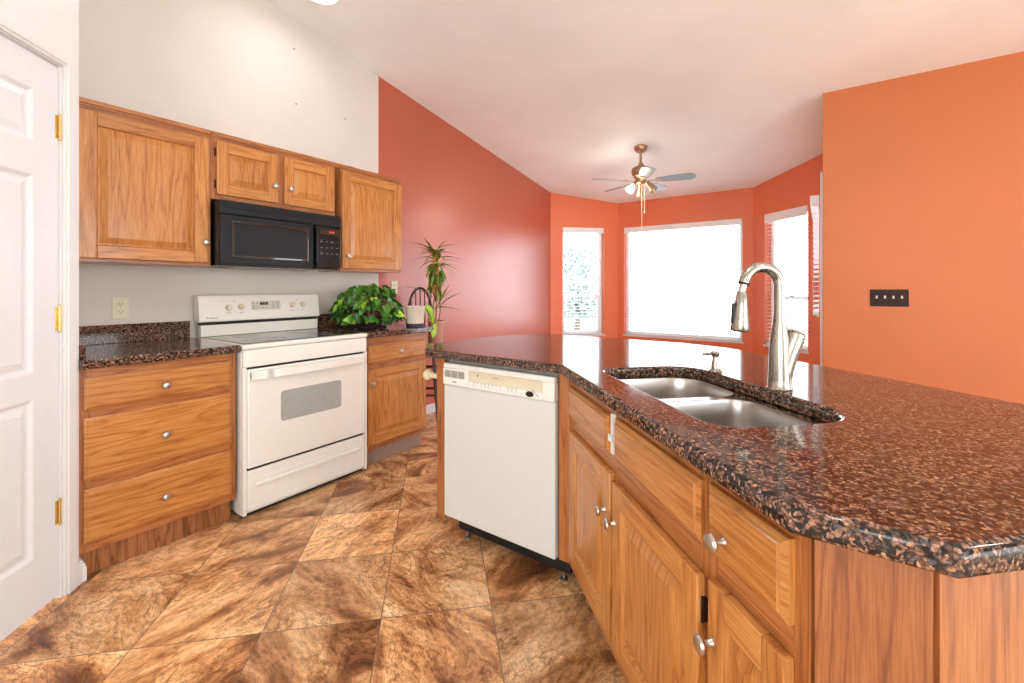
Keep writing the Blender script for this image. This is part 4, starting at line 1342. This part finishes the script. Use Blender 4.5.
# ------------------------------------------------------------------ plants
def pothos(loc):
    r = thing('potted_pothos', 'bushy green pothos in a brown wicker pot on the granite counter', 'plant', loc)
    mb = MB(); mb.lathe([(0, 0.002), (0.075, 0.002), (0.085, 0.01), (0.110, 0.07), (0.118, 0.12), (0.112, 0.135), (0.104, 0.135), (0.104, 0.12), (0, 0.118)], 28)
    mb.build('wicker_pot', 'wicker_brown', r)
    mb = MB(); mb.lathe([(0, 0.119), (0.06, 0.126), (0.100, 0.1215)], 20); mb.build('soil', 'soil', r)
    rnd = random.Random(3)
    lf = MB(); vn = MB()
    for k in range(250):
        th_ = rnd.uniform(0, 2*PI)
        ph = rnd.uniform(-0.62, 1.25)
        R_ = rnd.uniform(0.82, 1.04)
        c = Vector((0.215*math.cos(ph)*math.cos(th_)*R_, 0.235*math.cos(ph)*math.sin(th_)*R_, 0.150+0.185*math.sin(ph)*R_))
        if c.x < -0.27: c.x = -0.27
        c.z = max(c.z, 0.03)
        outv = Vector((math.cos(th_)*math.cos(ph), math.sin(th_)*math.cos(ph), math.sin(ph)))
        d = (Vector((outv.x, outv.y, 0))*0.6+Vector((rnd.uniform(-.5, .5), rnd.uniform(-.5, .5), rnd.uniform(-0.9, 0.0)))).normalized()
        L = rnd.uniform(0.055, 0.092)
        if c.z+d.z*L < 0.012: d.z = abs(d.z)*0.3
        lf.leaf(c, d, outv+Vector((0, 0, 0.5)), L, L*rnd.uniform(0.72, 0.9), rnd.uniform(0.1, 0.3), 1 if rnd.random() < 0.13 else 0, True)
        if k % 2 == 0:
            m_ = Vector((c.x*0.45, c.y*0.45, 0.20+0.05*rnd.random()))
            vn.tube([Vector((c.x*0.2, c.y*0.2, 0.12)), m_, (m_+c)*0.5+Vector((0, 0, 0.02)), c], 0.0018, 5)
    lf.build('foliage', ['leaf', 'leaf_lime'], r, angle=80)
    vn.build('vines', 'vine', r)
    # dark openwork stand under the pot
    mb = MB()
    for a in range(14):
        an = 2*PI*a/14
        p_ = Vector((math.cos(an), math.sin(an), 0))
        mb.tube([p_*0.125+Vector((0, 0, 0.0025)), p_*0.140+Vector((0, 0, 0.02)), p_*0.142+Vector((0, 0, 0.06))], 0.0025, 6)
    for z, q in ((0.0032, 0.125), (0.03, 0.1405), (0.06, 0.142)):
        mb.tube([Vector((q*math.cos(2*PI*k/28), q*math.sin(2*PI*k/28), z)) for k in range(29)], 0.0032, 6, caps=False)
    mb.build('wire_stand', 'black_m', r)
    return r
pothos((0.315, 2.075, 0.914))

r = thing('wicker_basket', 'small cream woven basket with lime vine at the counter end', 'basket', (0.575, 2.300, 0.914), 0)
mb = MB(); mb.lathe([(0, 0.002), (0.062, 0.002), (0.064, 0.028), (0.068, 0.09), (0.074, 0.148), (0.077, 0.156), (0.072, 0.158), (0.066, 0.15), (0.060, 0.06), (0, 0.05)], 28); mb.build('body', 'wicker_white', r)
mb = MB(); mb.lathe([(0.063, 0.001), (0.0665, 0.002), (0.0675, 0.026), (0.0645, 0.028)], 28); mb.build('base_band', 'navy', r)
rnd = random.Random(11)
mb = MB(); vn = MB()
vine = [Vector((0.03, 0.03, 0.13)), Vector((0.04, 0.075, 0.165)), Vector((0.045, 0.098, 0.12)), Vector((0.06, 0.108, 0.04)), Vector((0.07, 0.112, -0.03))]
vn.tube(vine, 0.0022, 6)
for k in range(18):
    i = rnd.randrange(1, 5)
    c = vine[i].lerp(vine[i-1], rnd.random()*0.8)+Vector((rnd.uniform(0, .012), rnd.uniform(0.0, .012), 0))
    mb.leaf(c, (rnd.uniform(-.2, .6), rnd.uniform(-.25, .6), rnd.uniform(-1.1, -0.3)), (0.8, -0.4, 0.4), rnd.uniform(0.045, 0.07), rnd.uniform(0.034, 0.05), 0.15, 0, True)
mb.build('trailing_leaves', 'leaf_lime', r, angle=80); vn.build('vine', 'vine', r)

# dark windsor stool beyond the counter end, with the tall plant on its seat
ST = Vector((0.255, 2.690, 0))
r = thing('windsor_stool', 'dark wood stool with arched spindle back behind the counter', 'stool', ST, math.radians(35.31))
SZ = 0.655
mb = MB(); mb.prism([(0.155*math.cos(2*PI*k/24), 0.155*math.sin(2*PI*k/24)) for k in range(24)], SZ-0.035, SZ, 0.008); mb.build('seat', 'dark_wood', r)
for sx, sy in ((-1, -1), (1, -1), (1, 1), (-1, 1)):
    mb = MB(); mb.tube([(sx*0.105, sy*0.105, SZ-0.034), (sx*0.118, sy*0.118, 0.45), (sx*0.155, sy*0.155, 0.0)], [0.012, 0.017, 0.012], 10); mb.build('leg', 'dark_wood', r)
for (z, o_) in ((0.30, 0.132), (0.50, 0.116)):
    for k in range(4):
        a = [(-1, -1), (1, -1), (1, 1), (-1, 1)][k]; b_ = [(1, -1), (1, 1), (-1, 1), (-1, -1)][k]
        if z == 0.30 and k in (1, 3):
            z2 = z-0.06
        else:
            z2 = z
        mb = MB(); mb.tube([(a[0]*o_, a[1]*o_, z2), ((a[0]+b_[0])*o_/2, (a[1]+b_[1])*o_/2, z2), (b_[0]*o_, b_[1]*o_, z2)], [0.008, 0.012, 0.008], 8); mb.build('stretcher', 'dark_wood', r)
# arched back along the image-left side of the seat
mb = MB()
arc = []
for k in range(17):
    a = PI*k/16
    arc.append(Vector((-0.052-0.115*math.cos(a), 0.09-0.03*math.cos(a), SZ-0.01+0.565*math.sin(a)**0.55 if 0 < k < 16 else SZ-0.01)))
mb.tube(arc, 0.0105, 10); mb.build('back_bow', 'dark_wood', r)
for k in range(1, 6):
    u = k/6
    a = math.acos(1-2*u)
    top = Vector((-0.052-0.115*math.cos(a), 0.09-0.03*math.cos(a), SZ-0.01+0.565*math.sin(a)**0.55))
    mb = MB(); mb.tube([Vector((top.x*0.9, top.y*0.95, SZ-0.003)), (top+Vector((top.x*0.9, top.y*0.95, SZ)))*0.5, top], [0.005, 0.007, 0.005], 7); mb.build('spindle', 'dark_wood', r)

TP = ST+Vector((0.816, 0.578, 0))*0.106+Vector((0.02, -0.02, SZ+0.0005))
r = thing('tall_potted_plant', 'tall spindly plant with drooping long leaves in a rose clay pot', 'plant', TP)
mb = MB(); mb.lathe([(0, 0.0), (0.050, 0.0), (0.056, 0.06), (0.063, 0.20), (0.068, 0.245), (0.072, 0.25), (0.072, 0.272), (0.062, 0.272), (0.058, 0.245), (0, 0.243)], 26); mb.build('pot', 'clay', r)
mb = MB(); mb.lathe([(0, 0.252), (0.058, 0.2475)], 16); mb.build('soil', 'soil', r)
mb = MB()
R_ = lambda a, b, c: vx*a+Vector((0.578, -0.816, 0))*b*0.0+Vector((-0.578, 0.816, 0))*(-b)+Vector((0, 0, c))
canes = [[R_(0.0, 0, 0.245), R_(0.012, 0.01, 0.45), R_(-0.006, 0.0, 0.66), R_(0.004, 0, 0.86)],
         [R_(0.025, 0, 0.245), R_(0.040, 0, 0.36), R_(0.030, 0, 0.50), R_(0.022, 0, 0.62)],
         [R_(-0.02, 0.0, 0.245), R_(-0.022, 0, 0.40), R_(0.0, 0, 0.55)]]
for c in canes:
    mb.tube(c, 0.0065, 8)
mb.build('canes', 'stem', r)
lf = MB()
rnd = random.Random(5)
def lleaf(base, d, L, W, curl, mi):
    lf.leaf(base, d, Vector((0, 0, 1))+Vector((rnd.uniform(-.3, .3), rnd.uniform(-.3, .3), 0)), L, W, curl, mi, False, 8)
for k in range(30):
    lleaf(R_(rnd.uniform(-.02, .02), 0, rnd.uniform(0.70, 0.88)), R_(rnd.uniform(-1, 1), rnd.uniform(-.4, .8), rnd.uniform(0.0, 1.0)), rnd.uniform(0.12, 0.20), 0.032, rnd.uniform(0.5, 1.2), 0 if rnd.random() < 0.8 else 1)
for k in range(34):
    lleaf(R_(rnd.uniform(-.04, .06), 0.02, rnd.uniform(0.60, 0.76)), R_(rnd.uniform(-.6, .6), rnd.uniform(0, .8), rnd.uniform(-1.1, -.2)), rnd.uniform(0.10, 0.17), 0.036, 0.3, 1 if rnd.random() < 0.22 else 0)
for k in range(9):
    lleaf(R_(rnd.uniform(-.03, .05), 0.0, rnd.uniform(0.36, 0.56)), R_(rnd.uniform(-.8, 1), rnd.uniform(-.2, .8), rnd.uniform(0.1, 1.0)), rnd.uniform(0.14, 0.24), 0.024, 0.35, 0)
lleaf(R_(-0.02, 0.02, 0.47), R_(-1.0, 0.1, 0.75), 0.26, 0.03, 0.25, 0)
lleaf(R_(0.03, 0.0, 0.42), R_(0.45, 0.1, 1.0), 0.20, 0.026, 0.1, 0)
lleaf(R_(0.0, 0.0, 0.80), R_(-0.55, 0.0, 1.0), 0.27, 0.012, 0.25, 1)
lleaf(R_(0.0, 0.0, 0.80), R_(-0.2, 0.0, 1.0), 0.30, 0.012, 0.35, 1)
lleaf(R_(0.02, 0.0, 0.78), R_(0.9, 0.0, 0.5), 0.24, 0.018, 0.8, 0)
lf.build('long_leaves', ['leaf_dark', 'leaf_dry'], r, angle=80)

# ------------------------------------------------------------------ ceiling fan
FCX, FCY = 1.56, 4.505
r = thing('ceiling_fan', 'five-blade ceiling fan with lit shades hung in the dining bay', 'ceiling fan', (FCX, FCY, ceil_z(FCY)), 0)
mb = MB(); mb.lathe([(0, 0.012), (0.066, 0.012), (0.068, -0.008), (0.062, -0.035), (0.040, -0.058), (0.018, -0.064), (0, -0.064)], 26); mb.build('canopy', 'fan_metal', r)
mb = MB(); mb.tube([(0, 0, -0.06), (0, 0, -0.19)], 0.0125, 14); mb.build('downrod', 'fan_metal', r)
mb = MB(); mb.lathe([(0, -0.16), (0.018, -0.162), (0.034, -0.195), (0.06, -0.208), (0.088, -0.222), (0.094, -0.25), (0.09, -0.285), (0.07, -0.315), (0.058, -0.33), (0.054, -0.365), (0.045, -0.385), (0.03, -0.395), (0, -0.397)], 30); mb.build('motor_housing', 'fan_metal', r)
zb = 2.322-ceil_z(FCY)
for phi in (190, 118, 46, -26, -98):
    a = math.radians(phi+35.31)
    rot = Matrix.Rotation(a, 4, 'Z')
    pit = Matrix.Translation((0, 0, zb)) @ Matrix.Rotation(math.radians(-13), 4, 'X')
    t_ = MB()
    out = []
    for k in range(9):
        b_ = PI/2-PI*k/8
        out.append((0.475+0.06*math.cos(b_), 0.066*math.sin(b_)))
    poly = [(0.16, 0.045), (0.30, 0.060)]+out+[(0.30, -0.060), (0.16, -0.045)]
    t_.prism(poly, -0.003, 0.003, mat=rot @ pit)
    bl = t_.build('blade', 'blade', r)
    t_ = MB()
    t_.prism([(0.075, 0.014), (0.13, 0.014), (0.165, 0.040), (0.20, 0.030), (0.215, 0.0), (0.20, -0.030), (0.165, -0.040), (0.13, -0.014), (0.075, -0.014)], -0.009, -0.0035, 0.001, mat=rot @ pit)
    t_.build('blade_bracket', 'fan_metal', bl)
for k, phi in enumerate((200, 320, 80)):
    a = math.radians(phi+35.31)
    d = Vector((math.cos(a), math.sin(a), 0))
    ctr = d*0.075+Vector((0, 0, -0.385))
    rot = Matrix.Translation(ctr) @ Matrix.Rotation(a, 4, 'Z') @ Matrix.Rotation(math.radians(-38), 4, 'Y')
    t_ = MB(); t_.tube([d*0.03+Vector((0, 0, -0.36)), d*0.06+Vector((0, 0, -0.37)), ctr], 0.009, 10)
    t_.lathe([(0, 0.01), (0.02, 0.008), (0.022, -0.02), (0.018, -0.025), (0, -0.025)], 16, mat=rot)
    arm = t_.build('lamp_arm', 'fan_metal', r)
    t_ = MB(); t_.lathe([(0.019, -0.024), (0.024, -0.04), (0.036, -0.075), (0.044, -0.105), (0.042, -0.105), (0.033, -0.075), (0.021, -0.04)], 20, mat=rot)
    t_.build('lamp_shade', 'shade' if k == 0 else 'fan_metal', arm)
    t_ = MB(); t_.sphere((0, 0, -0.065), 0.02, 12)
    for v in t_.bm.verts: v.co = rot @ v.co
    t_.build('bulb', 'shade', arm)
for (dx, z1) in ((0.012, -0.84), (0.040, -0.66)):
    p_ = vx*dx
    mb = MB(); mb.tube([p_+Vector((0, 0, -0.385)), p_+Vector((0, 0, z1))], 0.0022, 6); mb.lathe([(0, 0), (0.006, -0.006), (0.007, -0.022), (0.004, -0.032), (0, -0.034)], 10, mat=Matrix.Translation(p_+Vector((0, 0, z1))))
    mb.build('pull_chain', 'cream_wood', r)
pl = bpy.data.lights.new('fan_bulb_light', 'POINT'); pl.energy = 9; pl.color = (1, 0.88, 0.72); pl.shadow_soft_size = 0.14
po = bpy.data.objects.new('fan_bulb_light', pl); COL.objects.link(po); po.parent = r; po.location = (-vx*0.12+Vector((0, 0, -0.50)))

# ------------------------------------------------------------------ ceiling lamps
SLOPE = math.atan(0.16456)
def dome(label, x, y, power):
    z = ceil_z(y)
    r = thing('ceiling_lamp', label, 'ceiling lamp', (x, y, z), 0, 'round dome lamps on the ceiling')
    r.rotation_euler = (-SLOPE, 0, 0)
    mb = MB(); mb.lathe([(0, -0.001), (0.150, -0.001), (0.152, -0.012), (0.140, -0.02), (0, -0.02)], 32); mb.build('base_ring', 'trim', r)
    mb = MB(); mb.lathe([(0.138, -0.020), (0.128, -0.042), (0.095, -0.062), (0.05, -0.072), (0, -0.075)], 32); mb.build('glass_dome', 'dome', r)
    l = bpy.data.lights.new('ceiling_lamp_light', 'AREA'); l.shape = 'DISK'; l.size = 0.26; l.energy = power; l.color = (1, 0.97, 0.94)
    o = bpy.data.objects.new('ceiling_lamp_light', l); COL.objects.link(o); o.parent = r; o.location = (0, 0, -0.085)
dome('round white dome lamp on the ceiling above the wall cabinets', 0.47, 1.575, 3)
dome('unseen dome lamp over the sink, added for fill light', 2.6, 0.6, 10)  # added lamp out of view, gives fill light to the kitchen
dome('unseen dome lamp over the living side, added for fill light', 4.9, 0.8, 12)  # another added fill lamp, also out of view

# ------------------------------------------------------------------ garden tree beyond the narrow window
rnd = random.Random(21)
r = thing('garden_tree', 'leafy tree outside, coloured pale for the glare, seen through the narrow bay window', 'tree', (-3.3, 12.6, -0.25), 0)
mb = MB(); mb.tube([(0, 0, 0), (0.05, 0, 0.5), (0.0, 0.05, 1.0), (0.1, 0, 1.6)], [0.12, 0.09, 0.07, 0.03], 10); mb.build('trunk', 'bark', r)
mb = MB()
for k in range(1500):
    a = rnd.uniform(0, 2*PI); h = rnd.random()
    q = (1.0-0.55*h)*rnd.random()**0.5*1.35
    c = Vector((q*math.cos(a), q*math.sin(a), 0.55+2.2*h*h))
    mb.leaf(c, (rnd.uniform(-1, 1), rnd.uniform(-1, 1), rnd.uniform(-1, 1)), (rnd.uniform(-1, 1), rnd.uniform(-1, 1), 1), 0.15, 0.10, 0.2, 0, False, 3)
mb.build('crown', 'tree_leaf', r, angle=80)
